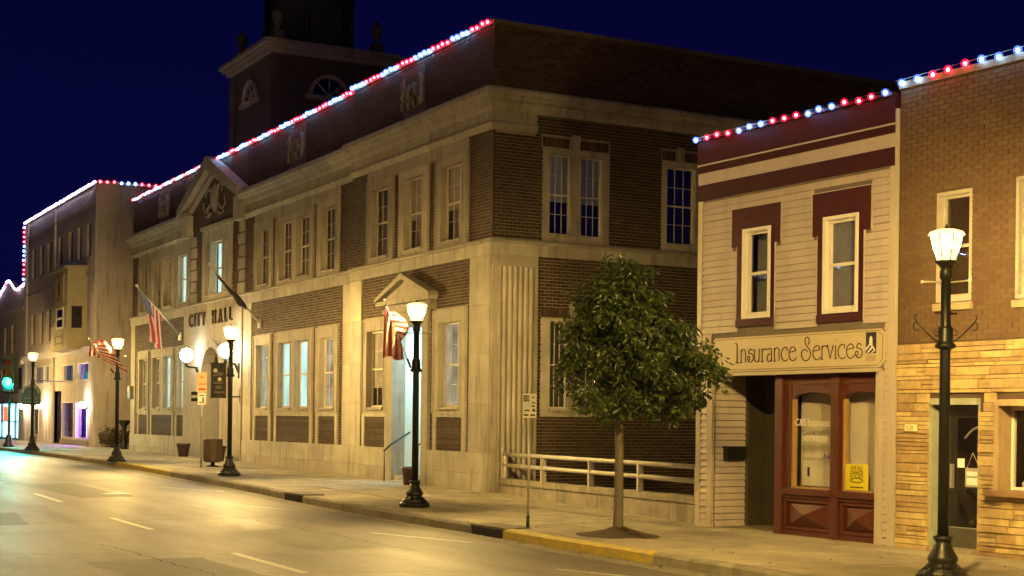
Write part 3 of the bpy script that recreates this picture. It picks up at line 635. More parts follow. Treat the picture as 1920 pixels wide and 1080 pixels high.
# side windows
def swin(ops, a, b, v0, v1, kinds_):
    surround(FS, a, b, v0, v1, ops, w_=.03, edge=False, depth=.155)
    for o, kd in zip(ops, kinds_):
        bb = {'b': [('blind', BLINDB, .45, 1, .10)], 'd': None, 'c': [('curtain', M('grey_green_curtain', (.20, .21, .19), .9), 0, 1, .12)]}[kd]
        sash(hall, FS, *o, -.07, 3, 4, CREAM, bb, fw=.035, ext=.15, gl=glass('coated_side_glass', (.8, .85, .95), 7))
swin([openS[0], openS[1]], 17.54, 19.42, 6.105, 8.36, 'bb'); swin([openS[2]], 20.98, 22.12, 6.105, 8.36, 'd'); swin([openS[6]], 24.86, 26.04, 6.105, 8.36, 'd')
swin([openS[3], openS[4]], 17.54, 19.5, 1.9, 4.26, 'cc'); swin([openS[5]], 20.98, 22.12, 1.9, 4.26, 'c'); swin([openS[7]], 24.86, 26.04, 1.9, 4.26, 'd')
# downspouts
k = MB(); k.tube([FM(-39.41, .1, .05), FM(-39.41, 9.0, .05)], .045, 8); k.build('downspout', M('dark_downspout', (.06, .05, .04), .6), hall)
# tower
tx0, tx1, ty0, ty1 = -55.05, -50.5, 17.6, 22.1
def brickmat(name, ca, cb, cm):
    mt = bpy.data.materials.new(name); mt.use_nodes = True; n = mt.node_tree.nodes; l = mt.node_tree.links; b = n['Principled BSDF']; b.inputs['Roughness'].default_value = .9
    g = n.new('ShaderNodeNewGeometry'); s = n.new('ShaderNodeSeparateXYZ'); a = n.new('ShaderNodeMath'); c = n.new('ShaderNodeCombineXYZ'); a.operation = 'ADD'
    l.new(g.outputs['Position'], s.inputs[0]); l.new(s.outputs[0], a.inputs[0]); l.new(s.outputs[1], a.inputs[1]); l.new(a.outputs[0], c.inputs[0]); l.new(s.outputs[2], c.inputs[1])
    t = n.new('ShaderNodeTexBrick'); t.inputs['Scale'].default_value = 1; t.inputs['Brick Width'].default_value = .222; t.inputs['Row Height'].default_value = .0795; t.inputs['Mortar Size'].default_value = .009
    t.inputs['Color1'].default_value = (*ca, 1); t.inputs['Color2'].default_value = (*cb, 1); t.inputs['Mortar'].default_value = (*cm, 1); l.new(c.outputs[0], t.inputs['Vector']); l.new(t.outputs[0], b.inputs['Base Color'])
    bp = n.new('ShaderNodeBump'); bp.inputs['Distance'].default_value = .01; bp.inputs['Strength'].default_value = .6; bp.invert = True; l.new(t.outputs[1], bp.inputs['Height']); l.new(bp.outputs[0], b.inputs['Normal']); return mt
TB = brickmat('tower_brick', (.075, .055, .04), (.055, .04, .028), (.10, .085, .065))
k = MB(); k.box(world, tx0, tx1, ty0, ty1, 9.8, 14.85)
for x in (tx0, tx1-.55):
    for y in (ty0, ty1-.55): k.box(world, x-.06 if x == tx0 else x, x+.55 if x == tx0 else x+.61, y-.06 if y == ty0 else y, y+.55 if y == ty0 else y+.61, 9.8, 14.8)
tw = k.build('tower', TB, hall)
k = MB()
for z, o in ((14.85, .18), (15.0, .30), (15.10, .42), (15.2, .36)): k.box(world, tx0-o, tx1+o, ty0-o, ty1+o, z, z+.1 if z != 14.85 else z+.15)
k.build('tower_cornice', LIMED, tw)
def FT(u, v, w): return (tx1+w, u, v)
def FT2(u, v, w): return (u, ty0-w, v)
for F_, c, r0 in ((FT, 19.8, .66), (FT2, -52.75, .66)):
    k = MB(); N = 14; zb = 13.5
    for i in range(N):
        t0, t1 = pi*i/N, pi*(i+1)/N
        k.prism(F_, [(c+r0*cos(t0), zb+r0*sin(t0)), (c+r0*cos(t1), zb+r0*sin(t1)), (c+(r0+.13)*cos(t1), zb+(r0+.13)*sin(t1)), (c+(r0+.13)*cos(t0), zb+(r0+.13)*sin(t0))], .0, .10)
    k.box(F_, c-r0-.25, c+r0+.25, zb-.15, zb, 0, .16)
    wn = k.build('arched_window', LIME if F_ is FT2 else LIMED, tw)
    k = MB(); k.prism(F_, [(c+r0*cos(pi*i/N), zb+r0*sin(pi*i/N)) for i in range(N+1)], .004, .02); k.build('pane', glass('tower_glass', (.3, .3, .35), 2.4), wn)
    k = MB()
    for t in (45, 90, 135): k.tube([F_(c, zb, .03), F_(c+r0*cos(radians(t)), zb+r0*sin(radians(t)), .03)], .022, 5)
    k.build('glazing_bar', CREAM, wn)
ur = MB(); ur.box(world, -.3, .3, -.3, .3, 0, .55); ur.lathe([(.16, .55), (.12, .65), (.18, .75), (.3, 1.05), (.33, 1.3), (.24, 1.36), (.12, 1.5), (.05, 1.62)], n=14); um = ur.mesh('urn', M('urn_stone', (.09, .08, .07), .85))
for x in (tx0+.3, tx1-.3):
    for y in (ty0+.3, ty1-.3): inst('urn', um, tw, (x, y, 15.3), scale=(.68, .68, .82))
DRM = M('dark_drum_cladding', (.035, .035, .04), .7, .2, 3)
k = MB(); k.lathe([(1.75, 15.3), (1.75, 15.75), (1.55, 15.8), (1.5, 17.6), (1.75, 17.7), (1.8, 17.9), (1.5, 18.0), (1.45, 18.4), (1.3, 19.2), (.9, 20.0), (.35, 20.6), (.1, 21.6)], ((tx0+tx1)/2, (ty0+ty1)/2, 0), 8, False, pi/8); k.build('drum', DRM, tw)
for i in range(8):
    k = MB(); a = i*pi/4+pi/8; k.tube([((tx0+tx1)/2+1.6*cos(a), (ty0+ty1)/2+1.6*sin(a), 15.8), ((tx0+tx1)/2+1.6*cos(a), (ty0+ty1)/2+1.6*sin(a), 17.7)], .11, 8)
    k.build('drum_column', DRM, tw)
# ================================================================== INSURANCE SHOP (own frame, turned a little from the street)
A_ = radians(3.23); RX, RY = -21.18, 15.26
shop = thing('shop_building', (RX, RY, 0), 'narrow two-storey shop with tan clapboard siding, maroon bands and a maroon double storefront', 'building', rz=A_)
shop['_l'] = 1; del shop['_l']
def FL(u, v, w): return (u, -w, v)
W_ = 4.62
opn = (.46, 4.30, -.1, 2.63)
wins = [(1.20, 1.88, 3.55, 5.06), (3.12, 3.87, 3.53, 5.05)]
mar = [[(.90, 2.12, 4.78, 5.42), (1.04, 1.98, 3.42, 4.78)], [(2.86, 4.13, 4.77, 5.44), (2.98, 3.98, 3.39, 4.77)]]
k = MB()
for c in cells(0, W_-.01, -.1, 6.72, [(opn[0]-.02, opn[1]+.01, opn[2], opn[3]+.01)]+gr(wins, .02)): k.box(FL, c[0], c[1], c[2], c[3], -.2, -.004)
k.box(world, 0.002, .19, .2, 14, -.1, 6.6); k.box(world, W_-.2, W_-.01, .2, 14, -.1, 6.6); k.box(world, 0, W_-.01, 13.8, 14, -.1, 6.6); k.box(world, .19, W_-.2, .2, 13.8, 6.3, 6.45); k.box(world, .19, W_-.2, 1.3, 13.8, 2.75, 2.85); k.box(world, .19, W_-.2, 4, 4.1, 0, 6.3)
k.build('wall', M('shadow_line_sheathing', (.15, .12, .10), .9), shop)  # dark backing showing in the board gaps stands in for siding shadow lines
holes = [opn]+mar[0]+mar[1]+[(.0, .0, 0, 0), (.36, 4.42, 2.60, 3.30)]
BD = {}
def board(F_, root, u0, u1, z, mat, H=.115, nm='clapboard', sx=1):
    if nm not in BD:
        b = MB(); b.profile(lambda u, v, w: (u, -w, v), [(-.004, .004), (.028, .004), (.030, .013), (.008, H-.003), (-.004, H)], 0, 1); BD[nm] = b.mesh(nm, mat)
    return BD[nm]
z = .0
while z < 5.62:
    for s0, s1 in spans(.11, W_-.11, z+.02, z+.10, holes):
        if s1-s0 < .05: continue
        o = inst('clapboard', board(None, None, 0, 0, 0, VINYL), shop, (s0+.002, 0, z)); o.scale = (s1-s0-.004, 1, 1)
    z += .115
for z in (5.96, 6.03, 6.10):
    pass
for a, b, c, w0_, w1_ in ((0, .11, 5.66, 0, .035), (W_-.11, W_-.005, 5.66, 0, .035), (.30, .44, 2.62, .023, .036), (4.32, 4.42, 2.62, .023, .036)):
    k = MB(); k.box(FL, a, b, -.05, c, w0_, w1_); k.build('corner_board', TAN, shop)
BM = M('maroon_band', (.042, .007, .012), .6, .2, 4, .15, spec=.12)
for nm, a, b, w_, mt_ in (('fascia_band', 5.68, 5.94, .045, BM), ('trim_band', 5.94, 6.15, .03, VINYL), ('fascia_band', 6.15, 6.27, .05, BM), ('trim_band', 6.27, 6.295, .07, TAN), ('fascia_band', 6.295, 6.70, .06, BM), ('cap', 6.70, 6.75, .12, BM)):
    k = MB(); k.box(FL, -.01, W_-.005, a, b, -.1, w_); k.build(nm, mt_, shop)
for i, (m0, wn) in enumerate(zip(mar, wins)):
    k = MB()
    for (a, b, c, d) in m0:
        for q in cells(a, b, c, d, [wn]): k.box(FL, q[0], q[1], q[2], q[3], -.05, .03)
    k.box(FL, m0[1][0], m0[1][1], m0[1][2]-.0, m0[1][2]+.12, .03, .05); k.build('window_casing', MAROON, shop)
    k = MB()
    e = .012
    for (a, b, c, d) in m0: k.box(FL, a-e, a, c, d, 0, .034); k.box(FL, b, b+e, c, d, 0, .034)
    k.box(FL, m0[0][0], m0[0][1], m0[0][3], m0[0][3]+e, 0, .034); k.build('casing_edge', VINYL, shop)
    a, b, c, d = wn
    k = MB(); k.box(FL, a-.005, a+.05, c, d, -.12, .055); k.box(FL, b-.05, b+.005, c, d, -.12, .055); k.box(FL, a+.05, b-.05, d-.055, d, -.12, .05); k.box(FL, a+.05, b-.05, c, c+.055, -.12, .065); k.build('outer_window_frame', WHITE, shop)
    sash(shop, FL, a+.05, b-.05, c+.055, d-.055, -.05, 1, 2, WHITE, [('blind', M('slate_blind', (.16, .165, .20), .8) if i else M('pale_blue_curtain', (.22, .25, .26), .8), 0.0 if not i else .02, 1, .06 if i else .2)], fw=.045)
# entry recess: side boards, dark back wall
k = MB(); k.box(FL, .30, .455, -.05, 2.63, -.70, -.0); k.build('recess_wall', M('recess_shadow_sheathing', (.05, .04, .03), .8), shop)  # near-black backing draws the shadow lines between the recess boards
def FJ(u, v, w): return (.46+w, u, v)
z = .0
while z < 2.58:
    b = MB(); b.profile(FJ, [(-.002, z+.009), (.024, z+.009), (.026, z+.017), (.006, z+.112), (-.002, z+.115)], .02, .69); b.build('recess_clapboard', VINYL, shop); z += .115
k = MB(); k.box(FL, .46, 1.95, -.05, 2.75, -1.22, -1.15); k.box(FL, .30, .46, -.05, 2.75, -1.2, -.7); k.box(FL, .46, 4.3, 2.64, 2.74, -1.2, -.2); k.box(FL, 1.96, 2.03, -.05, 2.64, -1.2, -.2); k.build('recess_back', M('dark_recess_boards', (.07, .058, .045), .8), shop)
k = MB(); k.box(FL, .75, 1.6, .05, 2.1, -1.15, -1.1); k.build('recessed_door', M('dark_door', (.03, .022, .018), .6), shop)
k = MB(); k.box(FL, .42, 4.36, 2.60, 2.655, -.2, .09); k.box(FL, 4.25, 4.30, -.05, 2.6, -.2, .02); k.build('header_trim', TAN, shop)
# storefront: posts, rails, raised diamond panels, arched lights
SF = -.10
k = MB()
for a, b in ((1.95, 2.12), (3.24, 3.40), (4.27, 4.32)): k.box(FL, a, b, -.05, 2.62, SF-.1, SF+.06)
k.box(FL, 2.12, 2.30, .7, 2.62, SF-.1, SF+.02); k.box(FL, 3.40, 3.46, .7, 2.62, SF-.1, SF+.02)
k.box(FL, 2.12, 3.24, -.02, .08, SF-.1, SF+.03); k.box(FL, 3.40, 4.27, -.02, .08, SF-.1, SF+.03)
k.box(FL, 2.12, 3.24, .66, .76, SF-.1, SF+.09); k.box(FL, 3.40, 4.27, .66, .76, SF-.1, SF+.09)
k.box(FL, 2.12, 3.24, .60, .66, SF-.1, SF+.05); k.box(FL, 3.40, 4.27, .60, .66, SF-.1, SF+.05)
for a, b in ((2.30, 3.24), (3.46, 4.27)):
    N = 12; c = (a+b)/2; h = (b-a)/2; P = [(a+(b-a)*i/N, 2.18+.13*sqrt(max(0, 1-((a+(b-a)*i/N-c)/h)**2))) for i in range(N+1)]
    for p, q in zip(P, P[1:]): k.prism(FL, [p, q, (q[0], 2.62), (p[0], 2.62)], SF-.08, SF+.01)
    k.box(FL, a, b, 2.44, 2.47, SF+.01, SF+.035)
k.build('storefront_frame', WOOD, shop)
for a, b in ((2.16, 3.20), (3.44, 4.23)):
    c, d = .12, .56
    k = MB(); k.box(FL, a, b, c-.03, d+.03, SF-.08, SF-.02)
    e = .05; k.box(FL, a, a+e, c-.03, d+.03, SF-.02, SF+.03); k.box(FL, b-e, b, c-.03, d+.03, SF-.02, SF+.03); k.box(FL, a+e, b-e, c-.03, c+.02, SF-.02, SF+.03); k.box(FL, a+e, b-e, d-.02, d+.03, SF-.02, SF+.03)
    k.face_pts([FL(a+e, c+.02, SF-.018), FL(b-e, c+.02, SF-.018), FL(b-e, d-.02, SF-.018), FL(a+e, d-.02, SF-.018), FL((a+b)/2, (c+d)/2, SF+.10)], [(0, 1, 4), (1, 2, 4), (2, 3, 4), (3, 0, 4)]); k.build('raised_panel', WOOD, shop)
for i, (a, b) in enumerate(((2.30, 3.24), (3.46, 4.27))):
    k = MB(); k.face_pts([FL(a, .76, SF-.03), FL(b, .76, SF-.03), FL(b, 2.35, SF-.03), FL(a, 2.35, SF-.03)], [(0, 1, 2, 3)]); P_ = k.build('shop_window_pane', glass('shop_glass', (.95, .95, .95), 1.5), shop)
    k = MB(); k.box(FL, a, a+.035, .76, 2.2, SF-.09, SF-.0); k.box(FL, b-.03, b, .76, 2.2, SF-.09, SF-.0); k.box(FL, a+.035, b-.03, .76, .79, SF-.09, SF+.0); k.build('bead', M('gold_bead', (.35, .22, .08), .4), P_)
    k = MB(); k.box(FL, a-.1, b+.1, .5, 2.5, SF-.32, SF-.30); k.build('backdrop_panel', M('cream_shop_blind', (.56, .51, .43), .75, .1, 1.2), P_)
k = MB(); k.box(FL, 2.30, 2.30+.5, 1.25, 1.78, SF-.295, SF-.285); k.box(FL, 2.36, 2.72, 1.55, 1.60, SF-.285, SF-.28); k.build('notice_paper', M('paper', (.66, .63, .55), .7), shop)
k = MB(); k.box(FL, 2.34, 2.95, .80, 1.20, SF-.25, SF-.20); k.box(FL, 3.0, 3.22, .80, .92, SF-.22, SF-.12); k.box(FL, 3.02, 3.10, .92, 1.0, SF-.2, SF-.14); k.build('paper_stack', M('paper', (.66, .63, .55), .7), shop)
k = MB(); k.box(FL, 2.47, 2.51, .95, 1.10, SF-.199, SF-.19); k.build('dark_handle', IRON, shop)
DECAL = M('white_decal', (.72, .70, .66), .6)
for s, y, x in (('C&S Insurance', 1.77, 2.76), ('Services', 1.52, 2.80)):
    me = text_mesh(s, .215 if y < 1.7 else .165, .0008, DECAL, sx=.85); me.name = 'window_lettering'
    o = inst('window_lettering', me, shop, (x, -SF+.026, y), rot=(pi/2, 0, 0))
k = MB(); pts = [(3.0, 1.28), (3.03, 1.36), (3.05, 1.27), (3.07, 1.33), (3.10, 1.27), (3.11, 1.33), (3.13, 1.25), (3.14, 1.37), (3.16, 1.29), (3.20, 1.32)]
k.tube([FL(a, b-.02, SF-.03) for a, b in pts], .006, 5); k.build('blue_pen_scrawl', M('blue_ink', (.03, .05, .3), .6), shop)
k = MB(); k.box(FL, 1.9, 4.34, -.06, -.005, -.2, .16); k.build('broken_threshold', CONCD, shop)
# sign board over the storefront
sg = thing('shop_sign', (RX, RY, 2.9), 'long cream sign board reading Insurance Services with a small black emblem', 'sign', rz=A_)
def FG(u, v, w): return (u, -w, v-2.9)
k = MB()
c = .09
k.prism(FG, [(.42+c, 2.67), (4.44-c, 2.67), (4.44, 2.67+c), (4.44, 3.25-c), (4.44-c, 3.25), (.42+c, 3.25), (.42, 3.25-c), (.42, 2.67+c)], 0, .045); bd = k.build('board', M('cream_sign_paint', (.46, .385, .255), .5, .05, 2, .05), sg)
k = MB(); k.tube([FG(u, v, .047) for u, v in [(.46+c, 2.70), (4.41-c, 2.70), (4.41, 2.70+c), (4.41, 3.22-c), (4.41-c, 3.22), (.46+c, 3.22), (.45, 3.22-c), (.45, 2.70+c), (.46+c, 2.70)]], .006, 5, caps=False); k.build('sign_border', M('sign_line', (.2, .15, .08), .6), sg)
INK = M('dark_sign_letter', (.035, .008, .006), .5)
# thin art-nouveau letters as strokes; unit x-height 1
def arc(cx, cy, rx, ry, a0, a1, n=14): return [(cx+rx*cos(radians(a0+(a1-a0)*i/n)), cy+ry*sin(radians(a0+(a1-a0)*i/n))) for i in range(n+1)]
GL = {
 'I': (.62, [[(.3, -.02), (.3, 1.35), (.22, 1.5), (.05, 1.56)], [(.1, -.02), (.5, -.02)]]),
 'n': (.72, [[(.1, 0), (.1, 1.0)], arc(.33, .72, .23, .30, 180, 0)+[(.56, 0)], [(0, 0), (.2, 0)]]),
 's': (.66, [arc(.36, .78, .2, .24, 20, 200)+arc(.34, .34, .3, .34, 60, -180)+arc(.17, .32, .13, .15, 180, -90)]),
 'u': (.78, [[(.1, 1.0)]+[(.1, .35)]+arc(.33, .32, .23, .33, 180, 360), [(.56, 1.0), (.56, 0)]]),
 'r': (.50, [[(.1, 0), (.1, 1.0)], arc(.38, .7, .28, .28, 170, 60)+[(.52, .86)], [(0, 0), (.2, 0)]]),
 'a': (.70, [arc(.32, .76, .2, .24, 150, 0)+[(.52, 0)], arc(.3, .28, .22, .30, 60, 360)]),
 'c': (.72, [arc(.44, .5, .38, .52, 62, 310), [(.62, .96), (.6, .72)]]),
 'e': (.80, [[(.1, .62), (.68, .72)]+arc(.42, .62, .3, .4, 15, 90)+arc(.45, .5, .38, .52, 95, 325)]),
 'S': (1.0, [arc(.52, 1.38, .2, .3, 20, 190)+[(.36, 1.2), (.6, .9)]+arc(.42, .45, .42, .52, 45, -190)+arc(.28, .55, .28, .22, 160, 10), [(.72, 1.48), (.68, 1.1)]]),
 'v': (.66, [[(.04, 1.0), (.1, .95), (.34, 0), (.6, 1.0)], [(0, .98), (.16, 1.0)]]),
 'i': (.32, [[(.16, 0), (.16, .95)], [(.04, 0), (.28, 0)], [(.16, 1.30), (.17, 1.36)]]),
 ' ': (.45, [])}
u = 1.02; tot = sum(GL[ch][0] for ch in 'Insurance Services'); scl = (4.0-1.02)/tot; xh = .215
for ch in 'Insurance Services':
    wd, st = GL[ch]
    if st:
        k = MB()
        for pl in st:
            q = []
            for a, b in zip(pl, pl[1:]): q += [((a[0]*(1-t)+b[0]*t), (a[1]*(1-t)+b[1]*t)) for t in (0, .5)]
            q.append(pl[-1]); k.tube([FG(u+p[0]*scl, 2.82+p[1]*xh, .047) for p in q], [.0085]*len(q), 6)
        k.build('letter', INK, sg)
    u += wd*scl
k = MB(); k.box(FG, 4.07, 4.28, 2.88, 3.20, .045, .05); em = k.build('emblem', M('emblem_black', (.01, .01, .012), .5), sg)
EW_ = M('emblem_white', (.6, .58, .52), .5)
k = MB(); k.prism(FG, [(4.14, 3.0), (4.21, 3.0), (4.205, 3.09), (4.2, 3.12), (4.175, 3.145), (4.15, 3.12), (4.145, 3.09)], .05, .054); k.prism(FG, [(4.08, 2.96), (4.17, 3.05), (4.27, 2.94), (4.27, 2.90), (4.17, 3.01), (4.08, 2.92)], .0545, .057); k.prism(FG, [(4.09, 2.89), (4.13, 2.89), (4.23, 2.97), (4.20, 3.0)], .0505, .0535); k.prism(FG, [(4.17, 2.885), (4.21, 2.885), (4.26, 2.92), (4.26, 2.945)], .0505, .0535); k.build('emblem_figure', EW_, em)
k = MB(); k.box(FG, 4.07, 4.27, 2.76, 2.85, .045, .048); k.build('faded_caption', M('faded_caption', (.36, .29, .18), .6), sg)
# mailbox
mb = thing('mailbox', (RX, RY, 1.3), 'black mailbox on the tan siding inside the entry recess', 'mailbox', rz=A_)
k = MB()
def FX(u, v, w): return (.46+.02+w, u, v-1.3)
k.prism(FX, [(.19, 1.17), (.62, 1.17), (.62, 1.37), (.19, 1.37)], 0, .12); b0 = k.build('box', IRON, mb)
k = MB(); k.prism(lambda u, v, w: (.48+w, u, v-1.3), [(.17, 1.37), (.64, 1.37), (.64, 1.40), (.17, 1.40)], 0, .14); k.build('lid', IRON, mb)
# for-sale sheet
fs = thing('for_sale_poster', (RX, RY, 1.0), 'yellow FOR SALE sheet taped inside the right storefront window', 'poster', rz=A_)
k = MB(); k.box(lambda u, v, w: (u, -w, v-1.0), 3.50, 3.98, .77, 1.19, SF-.028, SF-.024); k.build('sheet', M('yellow_paper', (.62, .55, .03), .6, .06), fs)
PK = M('poster_ink', (.09, .07, .012), .6)
for s, sz, y, sx_ in (('FOR SALE', .095, 1.095, .62), ('EMMER', .15, .985, .58)):
    me = text_mesh(s, sz, .0008, PK, sx=sx_); me.name = 'lettering'; inst('lettering', me, fs, (3.74, -SF+.0225, y-1.0), rot=(pi/2, 0, 0))
k = MB()
k.tube([(3.74+.13*cos(t*pi/12), -SF+.023, .94-1.0+.035*sin(t*pi/12)) for t in range(25)], .008, 5); k.box(lambda u, v, w: (u, -w, v-1.0), 3.60, 3.88, .82, .84, SF-.024, SF-.022); k.build('oval_mark', PK, fs)

# ================================================================== STONE-FRONTED BRICK BUILDING
st = thing('brick_building', (RX, RY, 0), 'buff brick building with layered yellow sandstone facing at street level', 'building', rz=A_)
U0, U1 = 4.66, 10.5
sd = (5.30, 6.21, -.1, 2.18); sw_ = (6.50, 8.6, .92, 2.15)
uw = [(5.40, 6.04, 3.57, 5.15), (6.80, 7.5, 3.54, 5.2), (8.6, 9.3, 3.54, 5.2)]
k = MB()
for c in cells(U0, U1, -.1, 6.80, gr([sd, sw_]+uw, .006)): k.box(FL, c[0], c[1], c[2], c[3], -.3, -.010)
k.box(world, U0, U0+.2, .3, 14, -.1, 6.8); k.box(world, U1-.2, U1, .3, 14, -.1, 6.8); k.box(world, U0+.2, U1-.2, 3, 3.1, -.1, 6.4); k.box(world, U0+.2, U1-.2, .3, 3, 2.9, 3.0); k.box(world, U0+.2, U1-.2, .3, 14, 6.3, 6.45); k.build('wall', MORB, st)
bk = MB(); sing = []
bricks(FL, U0+.03, U1, 3.02, 6.78, uw+[(a-.03, b+.03, c-.12, c) for a, b, c, d in uw], BUFF, bk, H=.068, L=.207, j=.009, singles=sing, lim=lambda u, v: u < 7.2)
sing.sort(key=lambda s: s[3])
for s in sing[292:]: bk.box(s[0], *s[1:], tint=random.random(), back=False)
put_single(sing[:292], st, BUFF); tag(bk.build('brickwork', BUFF, st), kind='stuff')
k = MB(); k.box(FL, U0-.0, U1, 6.78, 6.88, -.35, .03); k.build('coping', M('buff_coping', (.2, .15, .09), .8), st)
DIMW = M('aged_window_paint', (.40, .36, .29), .6, .15, 5)
for a, b, c, d in uw:
    k = MB(); k.box(FL, a-.03, b+.03, c-.12, c-.02, -.15, .05); k.build('sill', M('tan_stone_sill', (.36, .28, .18), .8), st)
    k = MB(); k.box(FL, a, a+.045, c, d, -.14, .01); k.box(FL, b-.045, b, c, d, -.14, .01); k.box(FL, a+.045, b-.045, d-.05, d, -.14, .005); k.box(FL, a+.045, b-.045, c, c+.06, -.14, .012); k.build('outer_window_frame', DIMW, st)
    sash(st, FL, a+.045, b-.045, c+.06, d-.05, -.10, 1, 2, DIMW, None, fw=.04)
# layered sandstone facing: ledgestone pieces of uneven height, length and depth
def ledge():
    b = MB(); e = .06
    P = [(-.5, -.5, -.5), (.5, -.5, -.5), (.5, -.5, .5), (-.5, -.5, .5)]
    b.face_pts([(-.5, .5, -.5), (.5, .5, -.5), (.5, .5, .5), (-.5, .5, .5), (-.5, -.42, -.5), (.5, -.42, -.5), (.5, -.42, .5), (-.5, -.42, .5), (-.47, -.5, -.40), (.47, -.5, -.42), (.46, -.5, .38), (-.48, -.5, .40)],
        [(0, 1, 5, 4), (1, 2, 6, 5), (2, 3, 7, 6), (3, 0, 4, 7), (4, 5, 9, 8), (5, 6, 10, 9), (6, 7, 11, 10), (7, 4, 8, 11), (8, 9, 10, 11)]); return b.mesh('facing_stone', VENEER)
lm = ledge(); z = -.06; far = MB(); cnt = 0
hs = [sd, sw_, (5.30, 6.30, 2.1, 2.2)]
while z < 3.0:
    h = random.choice([.045, .055, .07, .085, .10, .125, .14]); h = min(h, 3.01-z)
    if h < .03: break
    for s0, s1 in spans(U0+.02, U1, z, z+h, hs):
        x = s0
        while x < s1-.01:
            L = random.uniform(.16, .75)*(1.3 if h < .08 else .9); x1 = min(x+L, s1)
            if s1-x1 < .12: x1 = s1
            parts_ = [(z, h)]
            if h > .11 and random.random() < .35: parts_ = [(z, h*.5), (z+h*.5, h*.5)]
            for zz, hh in parts_:
                pr = random.uniform(.012, .05)
                if x < 7.3 and cnt < 298:
                    o = inst('facing_stone', lm, st, ((x+x1)/2, -(pr-.05)/2, zz+hh/2)); o.scale = (x1-x-.007, .05+pr, hh-.008); cnt += 1
                    if random.random() < .5: o.scale.x *= -1
                else: far.box(FL, x+.003, x1-.004, zz+.004, zz+hh-.004, -.05, pr, random.random())
            x = x1
    z += h
tag(far.build('stone_facing', VENEER, st), kind='stuff')
GG = M('grey_green_paint', (.30, .32, .25), .5)
k = MB(); k.box(FL, 5.28, 5.36, -.05, 2.19, -.34, .0); k.box(FL, 5.36, 6.20, 2.10, 2.19, -.34, .06); k.box(FL, 6.17, 6.23, -.05, 2.10, -.34, -.02); k.build('door_casing', GG, st)
k = MB(); k.box(FL, 5.36, 6.17, -.05, .05, -.34, .10); k.build('threshold', CONCD, st)
w0 = -.26; k = MB(); k.box(FL, 5.36, 5.46, .05, 2.02, w0-.03, w0+.02); k.box(FL, 6.08, 6.17, .05, 2.02, w0-.03, w0+.02); k.box(FL, 5.46, 6.08, 1.92, 2.02, w0-.03, w0+.018); k.box(FL, 5.46, 6.08, .05, .33, w0-.03, w0+.018); k.box(FL, 5.36, 6.17, 2.02, 2.10, w0-.05, w0+.03)
DR = k.build('shop_door', M('aluminium_door', (.12, .11, .09), .4, metal=.5), st)
k = MB(); k.box(FL, 5.46, 6.08, .33, 1.92, w0-.004, w0); k.build('door_pane', glass('door_glass', (.8, .8, .8), 1.6), DR)
k = MB(); k.box(FL, 5.52, 5.56, .9, 1.25, w0+.02, w0+.07); k.build('handle', STEEL, DR)
k = MB(); k.box(FL, 5.45, 5.465, .325, .345, w0, w0+.02); k.box(FL, 5.46, 6.08, .33, .345, w0, w0+.022); k.build('kick_rail', STEEL, DR)
k = MB(); k.tube([FL(5.6+.5*i/12, 1.62+.16*sin(pi*i/12), w0-.15) for i in range(13)], .018, 6); k.build('white_arch_ornament', M('white_plastic', (.6, .58, .55), .5), st)
k = MB(); k.box(FL, 5.5, 6.1, .7, .8, w0-.7, w0-.6); k.build('orange_counter', M('orange_counter', (.45, .13, .03), .5), st)
k = MB()
for i in range(26): k.lathe([(random.uniform(.02, .06), 0), (random.uniform(.03, .09), .05), (.01, random.uniform(.08, .14))], (random.uniform(5.5, 6.15), random.uniform(.4, .9), random.uniform(.35, 1.1)), 6)
k.build('shop_clutter', M('clutter', (.09, .085, .08), .4, .7, 8), st)
k = MB(); k.box(FL, U0+.2, 7.9, 0, 2.8, -2.2, -2.1); k.build('interior_wall', M('brown_shop_interior', (.10, .045, .03), .8), st)
k = MB(); k.box(FL, 6.6, 8.5, .3, 2.7, -2.1, -2.05); k.build('display_back', M('dark_display', (.02, .02, .02), .5), st)
k = MB(); k.box(FL, 6.0, 6.3, 2.2, 2.3, -1.6, -1.2); k.build('shop_ceiling_light', E('pink_shop_light', (1, .75, .8), 9), st)
# door signs
ds = thing('door_sign', (RX, RY, 1.25), 'small framed notice hanging in the glass door', 'sign', rz=A_)
def FD(u, v, w): return (u, -w, v-1.25)
k = MB(); k.box(FD, 5.77, 6.06, .93, 1.20, w0+.02, w0+.035); b0 = k.build('sign_frame', M('grey_plastic', (.3, .3, .29), .5), ds)
k = MB(); k.box(FD, 5.80, 6.03, .96, 1.06, w0+.036, w0+.04); k.box(FD, 5.80, 6.03, 1.09, 1.15, w0+.036, w0+.04); k.build('notice', M('white_notice', (.7, .7, .68), .5), b0)
k = MB(); k.tube([FD(5.8, 1.2, w0+.03), FD(5.9, 1.42, w0+.03), FD(6.03, 1.2, w0+.03)], .005, 5); k.build('string', WHITE, ds)
nt_ = thing('paper_notice', (RX, RY, 1.3), 'small square white notice on the glass door beside the framed sign', 'notice', rz=A_)
k = MB(); k.box(lambda u, v, w: (u, -w, v-1.3), 5.60, 5.73, 1.20, 1.33, w0+.002, w0+.005); k.build('sheet', M('white_notice', (.7, .7, .68), .5), nt_)
